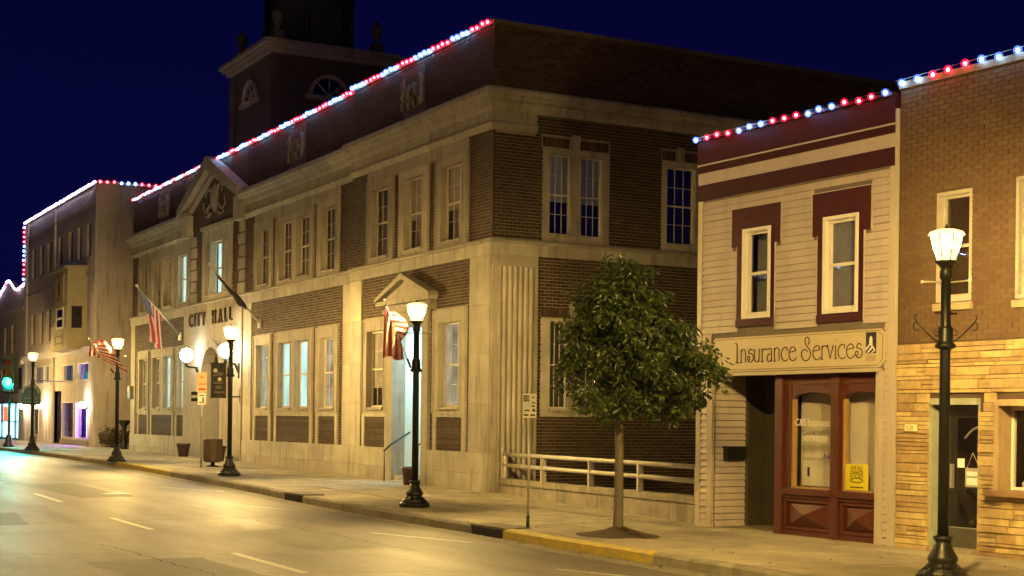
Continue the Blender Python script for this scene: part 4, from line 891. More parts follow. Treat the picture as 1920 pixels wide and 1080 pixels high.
# shop window with deep timber reveal and sill
TW = M('timber_reveal', (.40, .29, .17), .6, .15, 4, .2, stretch=(5, 5, 1))
k = MB(); k.box(FL, 6.48, 6.56, .92, 2.17, -.30, .03); k.box(FL, 6.56, 8.6, 2.08, 2.17, -.30, .05); k.build('window_reveal', TW, st)
k = MB(); k.box(FL, 6.40, 8.7, .84, .92, -.30, .14); k.build('sill', M('brown_sill', (.22, .13, .07), .6), st)
k = MB(); k.box(FL, 6.56, 6.60, .92, 2.08, -.30, -.24); k.box(FL, 6.60, 8.6, 2.02, 2.08, -.30, -.24); k.box(FL, 6.60, 8.6, .92, .96, -.30, -.24); k.build('window_frame', WHITE, st)
k = MB(); k.face_pts([FL(6.6, .96, -.27), FL(8.6, .96, -.27), FL(8.6, 2.02, -.27), FL(6.6, 2.02, -.27)], [(0, 1, 2, 3)]); k.build('shop_window_pane', glass('shop_glass2', (.85, .85, .85), 1.3), st)
fl = thing('hanging_flowers', (RX, RY, 1.8), 'pink and white flower spray hanging inside the shop window at the right edge', 'flowers', rz=A_)
k = MB(); kk = MB()
for i in range(60):
    a = random.uniform(0, 2*pi); rr = random.uniform(0, .17); c = Vector((6.98+rr*cos(a), .40+random.uniform(-.05, .05), .12+rr*sin(a)*1.1)); t = k if random.random() < .5 else kk
    d1 = Vector((random.uniform(-1, 1), random.uniform(-.4, .4), random.uniform(-1, 1))).normalized()*.04; d2 = d1.cross(Vector((0, 1, .2))).normalized()*.03
    t.face_pts([c-d1, c-d2, c+d1, c+d2], [(0, 1, 2, 3)])
k.build('pink_petals', M('pink_petals', (.75, .2, .42), .6), fl); kk.build('white_petals', M('white_petals', (.8, .75, .75), .6), fl)
k = MB(); k.tube([(7.0, .4, 0), (7.0, .4, -.35)], .012, 6); k.lathe([(.09, 0), (.07, .02), (.015, .05)], (7.0, .4, -.40), 10)
for i in range(7): k.tube([(7.0, .4, -.12), (7.0+.14*cos(i*.9), .4, -.22+.12*sin(i*.9))], .009, 5)
k.build('stand', M('white_wire', (.7, .7, .68), .5), fl)
k = MB(); k.lathe([(.05, 0), (.06, .05), (.03, .1)], (6.68, .42, -.84), 10); k.box(world, 6.64, 6.9, .36, .5, -.87, -.84); k.build('ornament', M('white_wire', (.7, .7, .68), .5), fl)
# house number plate
hn = thing('house_number', (RX, RY, 1.77), 'small cream plate with number 128 on the sandstone left of the door', 'number plate', rz=A_)
k = MB(); k.box(lambda u, v, w: (u, -w, v-1.77), 4.88, 5.08, 1.715, 1.815, .0, .062); k.build('plate', M('cream_plate', (.7, .62, .4), .5), hn)
me = text_mesh('128', .10, .001, M('grey_number', (.16, .12, .06), .5), sx=.9); me.name = 'digits'; inst('digits', me, hn, (4.98, -.064, -.04), rot=(pi/2, 0, 0))
# pipe between the two buildings
dp = thing('white_downpipe', (RX, RY, 0), 'pale vertical trim pipe between the clapboard shop and the buff brick building', 'pipe', rz=A_)
k = MB(); k.box(FL, 4.625, 4.665, -.05, 6.5, .0, .055); k.build('pipe', TAN, dp); 
for z in (1.2, 3.05, 5.2):
    k = MB(); k.box(FL, 4.615, 4.675, z, z+.05, .02, .07); k.build('strap', TAN, dp)

# ================================================================== LOW WALL AND RAIL
P0 = Vector((-30.7, 16.45, 0)); P1 = Vector((-21.22, 15.42, 0)); dW = (P1-P0).normalized(); nW = Vector((dW.y, -dW.x, 0))
lw = thing('low_wall', (-30.7, 16.4, 0), 'low weathered concrete wall between the brick hall and the clapboard shop', 'wall')
def FW2(u, v, w): return tuple(P0+dW*u+nW*w+Vector((0, 0, v)))
LW = (P1-P0).length
for i in range(6):
    a, b = -.2+(LW+.2)*i/6, -.2+(LW+.2)*(i+1)/6; zt = .40+(.06)*(a/LW)
    k = MB(); k.box(FW2, a+.004, b-.004, -.4, .30+.06*(a/LW), -.25, 0); k.build('wall_block', CONCD, lw)
    k = MB(); k.box(FW2, a+.004, b-.004, .305+.06*(a/LW), .43+.06*(a/LW), -.28, .03); k.build('coping', CONCD, lw)
rl = thing('railing', (-30.7, 16.4, .4), 'two-rail pale metal railing on top of the low concrete wall', 'railing')
for z, r in ((1.0, .048), (.745, .048)):
    k = MB(); k.tube([FW2(-.50, z, -.10), FW2(LW, z+.01, -.10)], r, 12); k.build('rail', RAILM, rl)
for u in (-.2, .1, 2.3, 4.75, 6.95, 9.2):
    k = MB(); k.box(FW2, u-.03, u+.03, .38, 1.0, -.16, -.04) if u > 1 else k.tube([FW2(u, .40, -.1), FW2(u, 1.0, -.1)], .05, 10); k.build('post', RAILM, rl)
k = MB(); k.box(world, -30.7, -21.2, 16.3, 16.5, -1.2, -.6); k.box(world, -30.75, -21, 16.5, 40, -.35, -.3); tag(k.build('ramp_floor', M('dark_ramp_concrete', (.08, .07, .055), .9)), kind='structure')

# ================================================================== FAR WHITE BUILDING
fx0, fx1, fy = -88.6, -70.9, 16.2
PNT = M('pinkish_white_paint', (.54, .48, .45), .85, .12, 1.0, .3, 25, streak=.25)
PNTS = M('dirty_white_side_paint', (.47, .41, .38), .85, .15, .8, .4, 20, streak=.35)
fb = thing('corner_building', (fx1, fy, .3), 'pale painted three-storey building with an oriel window and a purple-lit shopfront', 'building')
def FF(u, v, w): return (u, fy-w, v)
def FFS(u, v, w): return (fx1+w, u, v)
w3 = [(-86.9, -85.7), (-84.6, -83.45), (-82.6, -81.3), (-79.8, -78.7), (-77.2, -76.25), (-75.15, -74.3), (-73.15, -72.2)]
op3 = [(a, b, 9.45, 11.15) for a, b in w3]; op2 = [(a, b, 5.75, 7.45) for a, b in w3[:3]]
shp = [(-86.3, -84.4, .65, 2.4), (-78.3, -75.55, .62, 2.5), (-75.2, -72.4, .62, 2.5), (-82.9, -82.1, .3, 2.3), (-81.0, -78.6, .3, 3.05)]
tr = [(-86.0, -81.6, 3.48, 4.5), (-78.1, -75.6, 3.5, 4.4), (-74.75, -72.3, 3.5, 4.4)]
allop = op3+op2+shp+tr
k = MB()
for c in cells(fx0, fx1-.31, -.2, 12.8, allop): k.box(FF, c[0], c[1], c[2], c[3], -.3, 0)
k.build('wall', PNT, fb)
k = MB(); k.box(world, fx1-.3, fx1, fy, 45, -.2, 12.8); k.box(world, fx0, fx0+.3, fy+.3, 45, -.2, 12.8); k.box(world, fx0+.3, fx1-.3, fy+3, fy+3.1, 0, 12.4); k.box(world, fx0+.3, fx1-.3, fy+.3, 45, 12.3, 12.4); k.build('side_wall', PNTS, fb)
k = MB(); k.box(FF, fx0, fx1+.05, 12.8, 12.95, -.4, .08); k.box(FFS, fy+.4, 45, 12.8, 12.95, -.4, .05); k.box(FF, fx0, fx1, 11.9, 12.0, 0, .05); k.box(FF, fx0, fx1, 8.6, 8.75, 0, .06); k.build('coping', M('pale_coping', (.40, .36, .34), .8), fb)
for x in (-88.3, -80.6, -71.2):
    k = MB(); k.box(FF, x-.28, x+.28, 0, 12.7, 0, .09); k.build('pilaster', PNT, fb)
k = MB(); k.profile(FF, [(0, 4.85), (.12, 4.85), (.2, 5.0), (.25, 5.1), (.2, 5.2), (0, 5.25)], fx0, fx1, 0, 0); k.build('shop_cornice', PNT, fb)
DKP = M('dark_window_recess', (.07, .05, .045), .6)
for a, b, c, d in op3+op2:
    W0 = sash(fb, FF, a, b, c, d, -.15, 1, 2, M('brown_sash', (.10, .07, .06), .6), [('blind', DKP if c > 9 else M('lavender_blind', (.25, .22, .26), .8), 0, 1, .05)], fw=.07)
    k = MB(); k.box(FF, a-.06, b+.06, c-.1, c, -.1, .07); k.build('sill', PNT, fb)
# oriel
k = MB(); ox0, ox1 = -77.6, -72.9; C_ = M('cream_oriel_paint', (.42, .36, .22), .7, .1, 2)
poly = [(ox0, 0), (ox0+.7, .8), (ox1-.7, .8), (ox1, 0)]
def slab(mb, z0, z1, e=0):
    P = [(ox0-e, fy), (ox0+.7-e*.5, fy-.8-e), (ox1-.7+e*.5, fy-.8-e), (ox1+e, fy)]
    mb.face_pts([(x, y, z) for z in (z0, z1) for x, y in P], [(0, 1, 2, 3), (4, 5, 6, 7), (0, 1, 5, 4), (1, 2, 6, 5), (2, 3, 7, 6)])
slab(k, 5.1, 8.95); orl = k.build('oriel', C_, fb)
k = MB(); slab(k, 8.95, 9.1, .15); slab(k, 5.0, 5.1, .08); slab(k, 7.15, 7.2, .04); slab(k, 6.0, 6.05, .04); k.build('oriel_moulding', C_, orl)
def dome_pt(s, t):
    z = 9.1+.45*(1-t)**.8 if t < 1 else 9.1
    return ((ox0+ox1)/2+((ox1-ox0)/2+.1)*t*cos(pi*s), fy-(1.0)*t*sin(pi*s), z)
k = MB(); k.grid(dome_pt, 16, 6); k.build('oriel_roof', M('dark_oriel_roof', (.02, .016, .014), .7), orl)
def FO(u, v, w): return (u, fy-.8-w, v)
for a, b, c, d, nm in ((-76.2, -74.3, 7.4, 8.75, 'oriel_panel'), (-76.2, -74.3, 5.2, 5.85, 'oriel_panel')):
    k = MB(); k.box(FO, a, b, c, d, 0, .05); pn = k.build(nm, C_, orl)
    k = MB(); e = .12; k.box(FO, a+e, b-e, c+e, c+e+.05, .05, .07); k.box(FO, a+e, b-e, d-e-.05, d-e, .05, .07); k.box(FO, a+e, a+e+.05, c+e+.05, d-e-.05, .05, .07); k.box(FO, b-e-.05, b-e, c+e+.05, d-e-.05, .05, .07)
    k.build('panel_moulding', M('ochre_moulding', (.20, .14, .07), .7), orl)
    if c > 7:
        k = MB(); k.prism(FO, [(-75.25+.28*cos(q*pi/8), 8.08+.42*sin(q*pi/8)) for q in range(16)], .05, .075); k.build('oval_medallion', M('ochre_moulding', (.20, .14, .07), .7), orl)
sash(fb, FO, -76.0, -74.4, 6.05, 7.12, .03, 1, 2, WHITE, [('blind', M('dark_oriel_blind', (.06, .055, .06), .6), 0, 1, .03)], fw=.1)
def FO2(u, v, w):   # right canted face
    d = Vector((.7, .8, 0)).normalized(); n = Vector((.8, -.7, 0)).normalized(); return tuple(Vector((ox1-.7, fy-.8, v))+d*u+n*w)
k = MB(); k.box(FO2, .25, .8, 6.05, 7.12, .01, .03); k.build('side_pane', M('dark_oriel_pane', (.03, .025, .025), .3), orl)
# shopfront lights
k = MB(); k.box(FF, -86.4, -84.3, .3, 2.6, -1.2, -1.1); k.build('lit_shop_interior', E('teal_shop_interior', (.15, .22, .24), .35, .7, 2), fb)
k = MB(); k.box(FF, -78.4, -75.5, .3, 2.6, -1.4, -1.3); k.build('lit_shop_interior', E('lavender_interior', (.32, .32, .55), 1.1, .5, 1.5), fb)
k = MB(); k.box(FF, -75.4, -72.1, .3, 2.6, -1.4, -1.3); k.build('lit_shop_interior', E('purple_interior', (.20, .12, 1.0), 2.4, .5, 1.2), fb)
k = MB(); k.box(FF, -74.8, -74.6, .7, 2.5, -.5, -.45); k.build('purple_tube', E('purple_tube', (.35, .22, 1), 16), fb)
k = MB(); k.box(FF, -74.9, -73.0, 2.42, 2.46, -.9, -.3); k.build('purple_strip_light', E('purple_strip', (.30, .12, 1), 110), fb)
k = MB(); k.box(FF, -86.2, -81.4, 3.3, 4.6, -.5, -.4); k.build('lit_transom', E('cream_transom', (.95, .72, .36), .62, .4, 1.2), fb)
k = MB(); k.box(FF, -78.3, -75.4, 3.4, 4.5, -.5, -.4); k.build('lit_transom', E('white_teal_transom', (.40, .52, .48), .6, .7, 2.2), fb)
k = MB(); k.box(FF, -74.9, -72.2, 3.4, 3.95, -.5, -.4); k.build('lit_transom', E('cyan_transom', (.03, .62, .68), 1.0, .2, 1.5), fb)
k = MB(); k.box(FF, -74.9, -72.2, 3.95, 4.5, -.5, -.4); k.build('lit_transom', E('purple_transom', (.30, .24, .55), .5, .5, 1.5), fb)
for a, b, c, d in [shp[0], shp[1], shp[2]]+tr:
    k = MB(); e = .1; k.box(FF, a, a+e, c, d, -.12, .03); k.box(FF, b-e, b, c, d, -.12, .03); k.box(FF, a+e, b-e, c, c+e*.7, -.12, .03); k.box(FF, a+e, b-e, d-e*.7, d, -.12, .03)
    if b-a > 3: k.box(FF, (a+b)/2+.6, (a+b)/2+.72, c+.07, d-.07, -.1, .025)
    f0 = k.build('shop_window', WHITE, fb)
    k = MB(); k.face_pts([FF(a+e, c+.07, -.06), FF(b-e, c+.07, -.06), FF(b-e, d-.07, -.06), FF(a+e, d-.07, -.06)], [(0, 1, 2, 3)]); k.build('pane', GLASS, f0)
k = MB()
for x in (-77.4, -76.9, -76.2, -74.1, -73.6, -73.1): k.lathe([(.14, 0), (.12, .5), (.2, .9), (.17, 1.1), (.05, 1.2), (.1, 1.35), (.03, 1.45)], (x, fy+.7, .75+random.uniform(0, .2)), 8)
k.build('display_figure', M('display_dark', (.06, .05, .09), .5), fb)
k = MB(); k.box(FF, -81.0, -78.6, .2, 3.1, -.9, -.8); k.box(FF, -81.1, -81.0, .2, 3.1, -.8, 0); k.build('recessed_doorway', M('brown_doorway', (.13, .10, .07), .7), fb)
k = MB(); k.box(FF, -82.9, -82.1, .3, 2.3, -.25, -.2); k.build('side_door', M('violet_brown_door', (.08, .06, .07), .6), fb)
for a, b in ((-78.4, -72.2), (-86.5, -84.2)):
    k = MB(); k.box(FF, a, b, .28, .58, 0, .12); k.build('stall_riser', M('shop_base', (.30, .27, .22), .8), fb)
WL = E('warm_white_wall_lamp', (1, .80, .50), 200)
for i, (x, z, lb) in enumerate(((-72.45, 2.25, 'small glowing wall lamp at the right of the purple-lit shop window'), (-82.6, 2.25, 'small glowing wall lamp over the narrow side door of the pale building'), (-87.9, 2.25, 'small glowing wall lamp next to the teal shop window under the hanging sign'))):
    t = thing('wall_lamp', (x, fy, z), lb, 'wall lamp', 'small wall lamps on the pale building')
    k = MB(); k.lathe([(.10, 0), (.17, .08), (.16, .2), (.08, .27)], (x, fy-.28, z-.1), 10); k.build('glowing_shade', WL, t)
    k = MB(); k.box(FF, x-.06, x+.06, z-.15, z+.1, 0, .06); k.tube([(x, fy-.04, z-.12), (x, fy-.28, z-.12)], .025, 6); k.build('bracket', IRON, t)
# ------------------------------------------------------------------ gabled shop at the far left
gb = thing('gabled_shop', (-89, fy, .3), 'lower shop at the left edge with a stepped wavy parapet and bright bluish shop windows', 'building')
gy = fy
pf = [(-112, 0), (-112, 9.3), (-98.5, 9.3), (-97.2, 9.28), (-95.6, 9.6), (-94.6, 9.95), (-93.6, 9.95), (-92.9, 9.7), (-92.2, 9.42), (-91.2, 9.2), (-90.2, 9.28), (-88.65, 9.45), (-88.65, 0)]
k = MB()
for c in cells(-112, -88.65, -.2, 8.8, [(-98.5, -96.9, 5.2, 7.2), (-95.6, -94.2, 5.2, 7.2), (-93.2, -91.6, 5.2, 7.2), (-112, -90.3, .35, 2.5), (-96.5, -89.6, 3.3, 4.6)]): k.box(FF, c[0], c[1], c[2], c[3], -.3, 0)
k.prism(FF, [(-112, 8.8), (-88.65, 8.8)]+pf[-2:0:-1], -.3, 0)
k.box(world, -112, -88.65, fy+3, fy+3.2, -.2, 9.0); k.box(world, -112, -88.65, fy+.3, fy+20, 8.5, 8.6); k.build('wall', M('grey_tan_paint', (.42, .38, .33), .85, .12, 1, .3, streak=.2), gb)
for a in (-98.5, -95.6, -93.2): sash(gb, FF, a, a+1.5, 5.2, 7.2, -.15, 1, 2, M('brown_sash', (.10, .07, .06), .6), [('blind', M('grey_brown_blind', (.16, .14, .13), .8), 0, 1, .05)], fw=.09)
k = MB(); k.box(FF, -112, -88.9, 4.75, 5.0, 0, .2); k.box(FF, -112, -88.9, 7.9, 8.1, 0, .1); k.build('cornice', PNT, gb)
k = MB(); k.box(FF, -112, -90.2, .35, 2.5, -1.0, -.9); k.build('lit_shop_interior', E('icy_shop_light', (.22, .70, 1.0), 9, .6, 1.2), gb)
k = MB(); k.box(FF, -96.4, -89.7, 3.3, 4.6, -.3, -.25); k.build('dark_shop_fascia', M('dark_fascia', (.03, .05, .05), .6), gb)
k = MB()
for x in (-101.0, -98.6, -96.2, -93.6, -91.6, -90.35): k.box(FF, x-.06, x+.06, .35, 2.5, -.1, .05)
k.box(FF, -112, -90.2, 2.45, 2.55, -.1, .06); k.box(FF, -112, -90.2, .28, .42, -.1, .08); k.box(FF, -112, -90.2, 1.35, 1.41, -.1, .03); k.build('shopfront_frame', M('grey_metal_frame', (.2, .22, .22), .4, metal=.4), gb)
k = MB(); k.box(FF, -96.4, -95.3, 1.4, 2.3, -.2, -.15); k.build('orange_window_sign', E('orange_sign', (1, .22, .06), 1.3), gb)
# ================================================================== STREET LAMPS
LG = glow('frosted_lantern_glass', (1.0, .66, .26), 1.6); LBULB = E('lantern_bulb', SODIUM, LAMP)
def make_lamp():
    t = thing('street_lamp', (0, 0, 0), 'x', 'street lamp', 'black cast iron street lamps along the kerb'); ROOTLOC.pop(t.name)
    k = MB(); k.lathe([(.30, 0), (.31, .03), (.31, .07), (.27, .10), (.26, .13)], n=16, smooth=False); k.build('base_plate', IRON, t)
    k = MB(); k.lathe([(.26, .12), (.19, .17), (.15, .20), (.16, .235), (.175, .26), (.165, .30), (.125, .36), (.10, .43), (.088, .49)], n=16); k.build('base', IRON, t)
    k = MB()
    for i in range(8):
        a = i*pi/4; k.tube([(.262*cos(a), .262*sin(a), .10), (.2*cos(a), .2*sin(a), .16), (.152*cos(a), .152*sin(a), .21)], .016, 5)
    k.build('base_fluting', IRON, t)
    k = MB(); k.lathe([(.088, .48), (.108, .49), (.112, .51), (.108, .53), (.08, .54)], n=16); k.build('collar', IRON, t)
    k = MB(); k.lathe([(.066, .53), (.062, 2.7), (.056, 3.55)], n=12); k.build('pole', IRON, t)
    k = MB(); k.lathe([(.06, 2.70), (.12, 2.72), (.125, 2.75), (.10, 2.77), (.088, 2.80), (.088, 2.94), (.07, 2.97)], n=12); k.build('collar', IRON, t)
    k = MB(); k.lathe([(.055, 3.5), (.075, 3.54), (.075, 3.60), (.06, 3.63), (.09, 3.68), (.14, 3.71), (.14, 3.73)], n=12); k.build('lantern_seat', IRON, t)
    k = MB()
    for s in (-1, 1): k.tube([(s*.05*RT.x, s*.05*RT.y, 3.48), (s*.20*RT.x, s*.20*RT.y, 3.485+.01*(s > 0)), (s*.28*RT.x, s*.28*RT.y, 3.48+.03*(s > 0))], .011, 6); k.lathe([(.01, -.02), (.022, 0), (.01, .02)], (s*.28*RT.x, s*.28*RT.y, 3.48+.03*(s > 0)), 6)
    k.build('ladder_bar', M('bright_bar', (.5, .45, .35), .4), t)
    for i in range(8):
        a0, a1 = i*pi/4+pi/8, (i+1)*pi/4+pi/8; k = MB(); k.face_pts([(.115*cos(a0), .115*sin(a0), 3.73), (.115*cos(a1), .115*sin(a1), 3.73), (.205*cos(a1), .205*sin(a1), 4.03), (.205*cos(a0), .205*sin(a0), 4.03)], [(0, 1, 2, 3)]); k.build('lantern_pane', LG, t)
    k = MB(); k.lathe([(.02, -.06), (.05, -.04), (.055, .03), (.03, .07)], (0, 0, 3.94), 10); k.build('lantern_bulb', LBULB, t)
    k = MB()
    for i in range(8):
        a = i*pi/4+pi/8; k.tube([(.118*cos(a), .118*sin(a), 3.73), (.208*cos(a), .208*sin(a), 4.03)], .006, 4)
    k.build('lantern_rib', IRON, t)
    k = MB(); k.lathe([(.215, 4.03), (.19, 4.065), (.12, 4.09), (.03, 4.10)], n=12); k.build('lantern_dome', E('lantern_dome_glow', (1.0, .70, .30), 2.4), t)
    k = MB(); k.lathe([(.025, 4.10), (.018, 4.13), (.004, 4.16)], n=8); k.build('finial', IRON, t)
    return t
lamp0 = make_lamp()
LP = [(-12.66, 12.63, 'nearest black street lamp, with scroll brackets, before the yellow sandstone shop front'),
      (-26.95, 12.50, "black street lamp with an American flag before the hall's bright side door"),
      (-39.16, 12.58, 'black street lamp with a dark banner by the arched entrance of the brick hall'),
      (-49.41, 12.0, 'black street lamp with a yellow-lit flag at the far end of the brick hall'),
      (-63.9, 12.0, 'farthest street lamp, standing in front of the pale corner building by the traffic light'),
      (-79.5, 12.0, 'black street lamp past the traffic light, just beyond the left edge'),
      (1.8, 12.6, 'black street lamp further along the kerb, beyond the right edge')]
FARX = [3.5, -9.5, -22.5, -35.5, -48.5, -62, -75, -88]
for i, (x, y, lb) in enumerate(LP):
    o = lamp0 if i == 0 else copy_tree(lamp0)
    o.location = (x, y, gz(x)+.003); o['label'] = lb; ROOTLOC.pop(o.name, None)
far_glow = E('dimmer_lantern_bulb', (1.0, .82, .80), 620); far_mesh = {}
for x in FARX:
    o = copy_tree(lamp0)
    for ch in o.children:
        if ch.name.startswith('lantern_bulb'):
            if ch.data.name not in far_mesh:
                me = ch.data.copy(); me.materials.clear(); me.materials.append(far_glow); far_mesh[ch.data.name] = me; far_mesh[me.name] = me
            ch.data = far_mesh[ch.data.name]
    o.name = 'street_lamp'; o.location = (x, -1.9, .03); o['label'] = 'black street lamp on the near sidewalk across the street from the brick hall'; o['group'] = 'street lamps on the near sidewalk'
CH = E('roadway_light_glow', (1.0, .62, .15), 2800); CH1 = E('brighter_roadway_light_glow', (1.0, .64, .15), 10500)
for x in (-6.0, -34.0, -57.0):
    t = thing('road_light', (x, -2.2, .03), 'tall grey road light with a long arm over the street, on the near sidewalk', 'street lamp', 'tall road lights on the near sidewalk')
    k = MB(); k.tube([(x, -2.2, 0), (x, -2.2, 8.0), (x, -1.6, 8.7), (x, 2.9, 9.05)], [.12, .08, .05, .035], 10); k.build('pole', STEEL, t)
    def FH(u, v, w): return (x+u, 3.3+v*cos(.03)-w*sin(.03), 9.1+w*cos(.03)+v*sin(.03))
    k = MB(); k.prism(lambda u, v, w: FH(u, v, w), [(-.16, -.4), (.16, -.4), (.19, .2), (.1, .42), (-.1, .42), (-.19, .2)], .02, .14); hd = k.build('lamp_head', STEEL, t)
    k = MB(); k.prism(lambda u, v, w: FH(u, v, w), [(-.14, -.25), (.14, -.25), (.15, .15), (.08, .3), (-.08, .3), (-.15, .15)], .0, .018); k.build('lens', CH1 if x > -10 else CH, hd)
# scroll brackets clamped on the nearest lamp
t = thing('scroll_bracket', (-12.66, 12.63, 2.75), 'pair of black wrought iron scroll banner brackets clamped round the nearest lamp post', 'bracket')
k = MB(); L0 = Vector((-12.66, 12.63, gz(-12.66)))
def lp(s, z): return L0+RT*s+Vector((0, 0, z))
for s in (-1, 1):
    k.tube([lp(s*.07, 2.80), lp(s*.12, 2.81), lp(s*.20, 2.88), lp(s*.34, 3.02)], .009, 6)
    k.tube([lp(s*(.34+.035*cos(a)), 3.02-.05+.05*sin(a)*1.0) for a in [pi/2-j*.45 for j in range(10)]], .008, 6)
    k.tube([lp(s*(.34-.01+.03*cos(a)), 3.07+.04*sin(a)) for a in [-pi/2+j*.5 for j in range(7)]], .008, 6)
    k.tube([lp(s*(.10+.035*cos(a)), 2.90+.04*sin(a)) for a in [j*.6-2 for j in range(9)]], .006, 5)
k.build('scroll', IRON, t)
k = MB(); k.tube([lp(-.13, 3.13), lp(.13, 3.12)], .016, 6); k.build('crossbar', M('dark_red_bracket', (.05, .012, .01), .5), t)
# ------------------------------------------------------------------ flags
def stripe_mats():
    mt = bpy.data.materials.new('flag_cloth'); mt.use_nodes = True; n = mt.node_tree.nodes; l = mt.node_tree.links; b = n['Principled BSDF']; b.inputs['Roughness'].default_value = .8
    b.inputs['Sheen Weight'].default_value = .2
    at = n.new('ShaderNodeAttribute'); at.attribute_name = 'uvf'; s = n.new('ShaderNodeSeparateXYZ'); l.new(at.outputs['Vector'], s.inputs[0])
    a = n.new('ShaderNodeMath'); a.operation = 'MULTIPLY'; a.inputs[1].default_value = 6.5; l.new(s.outputs[0], a.inputs[0])
    f = n.new('ShaderNodeMath'); f.operation = 'FRACT'; l.new(a.outputs[0], f.inputs[0]); g = n.new('ShaderNodeMath'); g.operation = 'GREATER_THAN'; g.inputs[1].default_value = .5; l.new(f.outputs[0], g.inputs[0])
    mx = n.new('ShaderNodeMix'); mx.data_type = 'RGBA'; mx.inputs[6].default_value = (.42, .035, .04, 1); mx.inputs[7].default_value = (.62, .57, .50, 1); l.new(g.outputs[0], mx.inputs[0])
    c1 = n.new('ShaderNodeMath'); c1.operation = 'LESS_THAN'; c1.inputs[1].default_value = 7/13; l.new(s.outputs[0], c1.inputs[0]); c2 = n.new('ShaderNodeMath'); c2.operation = 'LESS_THAN'; c2.inputs[1].default_value = .4; l.new(s.outputs[1], c2.inputs[0])
    mm = n.new('ShaderNodeMath'); mm.operation = 'MULTIPLY'; l.new(c1.outputs[0], mm.inputs[0]); l.new(c2.outputs[0], mm.inputs[1])
    vv = n.new('ShaderNodeTexVoronoi'); vv.inputs['Scale'].default_value = 20; vv.inputs['Randomness'].default_value = 0; l.new(at.outputs['Vector'], vv.inputs['Vector'])
    st_ = n.new('ShaderNodeMath'); st_.operation = 'LESS_THAN'; st_.inputs[1].default_value = .25; l.new(vv.outputs['Distance'], st_.inputs[0])
    cn = n.new('ShaderNodeMix'); cn.data_type = 'RGBA'; cn.inputs[6].default_value = (.02, .03, .12, 1); cn.inputs[7].default_value = (.6, .58, .55, 1); l.new(st_.outputs[0], cn.inputs[0])
    m3 = n.new('ShaderNodeMix'); m3.data_type = 'RGBA'; l.new(mm.outputs[0], m3.inputs[0]); l.new(mx.outputs[2], m3.inputs[6]); l.new(cn.outputs[2], m3.inputs[7]); l.new(m3.outputs[2], b.inputs['Base Color'])
    tr = n.new('ShaderNodeBsdfTranslucent'); l.new(m3.outputs[2], tr.inputs[0]); ms = n.new('ShaderNodeMixShader'); ms.inputs[0].default_value = .35; l.new(b.outputs[0], ms.inputs[1]); l.new(tr.outputs[0], ms.inputs[2]); l.new(ms.outputs[0], n['Material Output'].inputs[0])
    return mt
FLAGM = stripe_mats()
def flag_cloth(fn, nu, nv, parent, mat=None, so=0.0, yo=0.0):
    k = MB(); k.grid(fn, nu, nv); o = k.build('cloth', mat or FLAGM, parent); me = o.data
    a = me.attributes.new('uvf', 'FLOAT_VECTOR', 'POINT'); vals = []
    for j in range(nv+1):
        for i in range(nu+1): vals += [so+(1-so)*i/nu, yo+(1-yo)*j/nv, 0]
    a.data.foreach_set('vector', vals); return o
GOLD = M('white_staff', (.6, .55, .42), .4)
def lamp_flag(base, tip, label, h0, h1, zb, sgn, spread):
    t = thing('flag', tuple(base), label, 'flag', 'American flags on staffs')
    base, tip = Vector(base), Vector(tip); d = tip-base
    k = MB(); k.tube([base, tip], .013, 8); k.build('staff', GOLD, t)
    k = MB(); k.lathe([(.012, -.02), (.028, .0), (.028, .02), (.008, .05)], tuple(tip), 8); k.build('finial', GOLD, t)
    k = MB(); k.tube([base-d*.02, base+d*.12], .026, 8); k.build('socket', IRON, t)
    nn = d.cross(Vector((0, 0, 1))).normalized(); hz = Vector((d.x, d.y, 0)).normalized()
    def fn(s, q):
        p = base+d*(h1+(h0-h1)*s) if False else base+d*(h0+(h1-h0)*s)
        low = zb+.05*sin(s*6)
        z = p.z+(low-p.z)*q
        gather = spread*(q**.8)
        return tuple(Vector((p.x, p.y, z))+nn*(.055*sin(s*19)*(.3+q)+.02*sin(s*41+q*5))+hz*(.03*sin(s*23+1)*q)+hz*gather*(s-.0)*-0.05)
    flag_cloth(fn, 60, 14, t, yo=.36); return t, base, d, nn, hz
D2 = 29.65
l2 = Vector((-26.95, 12.50, gz(-26.95)))
t, b_, d_, n_, h_ = lamp_flag(l2+Vector((-.06, -.10, 2.82)), (-27.27, 11.92, 4.18), 'American flag hanging in folds from an angled staff on the second street lamp', .97, .30, 3.02, 1, 0)
# a corner of the flag blown over the lamp side of the staff
def fold(s, q):
    p = b_+d_*(.86-.52*s); o = RT*(.30*q*sin(pi*min(1, s*1.1+.05)))
    return tuple(p+o+n_*(.03*sin(s*12))+Vector((0, 0, .02-.10*q*s)))
flag_cloth(fold, 24, 6, t, yo=.41)
l4 = Vector((-49.41, 12.0, gz(-49.41)))
t, b_, d_, n_, h_ = lamp_flag(l4+Vector((-.05, -.12, 2.95)), (-49.81, 11.13, 4.35), 'American flag lit yellow, blown towards the lantern at the far end of the brick hall', .95, .4, 3.75, 1, 0)
def fold2(s, q):
    p = b_+d_*(.93-.5*s); return tuple(p+RT*(.85*q*(.55+.45*s))+n_*(.05*sin(q*9+s*4))+Vector((0, 0, .10*q*(1-s)-.42*q*s-.05)))
flag_cloth(fold2, 20, 12, t, yo=.41)
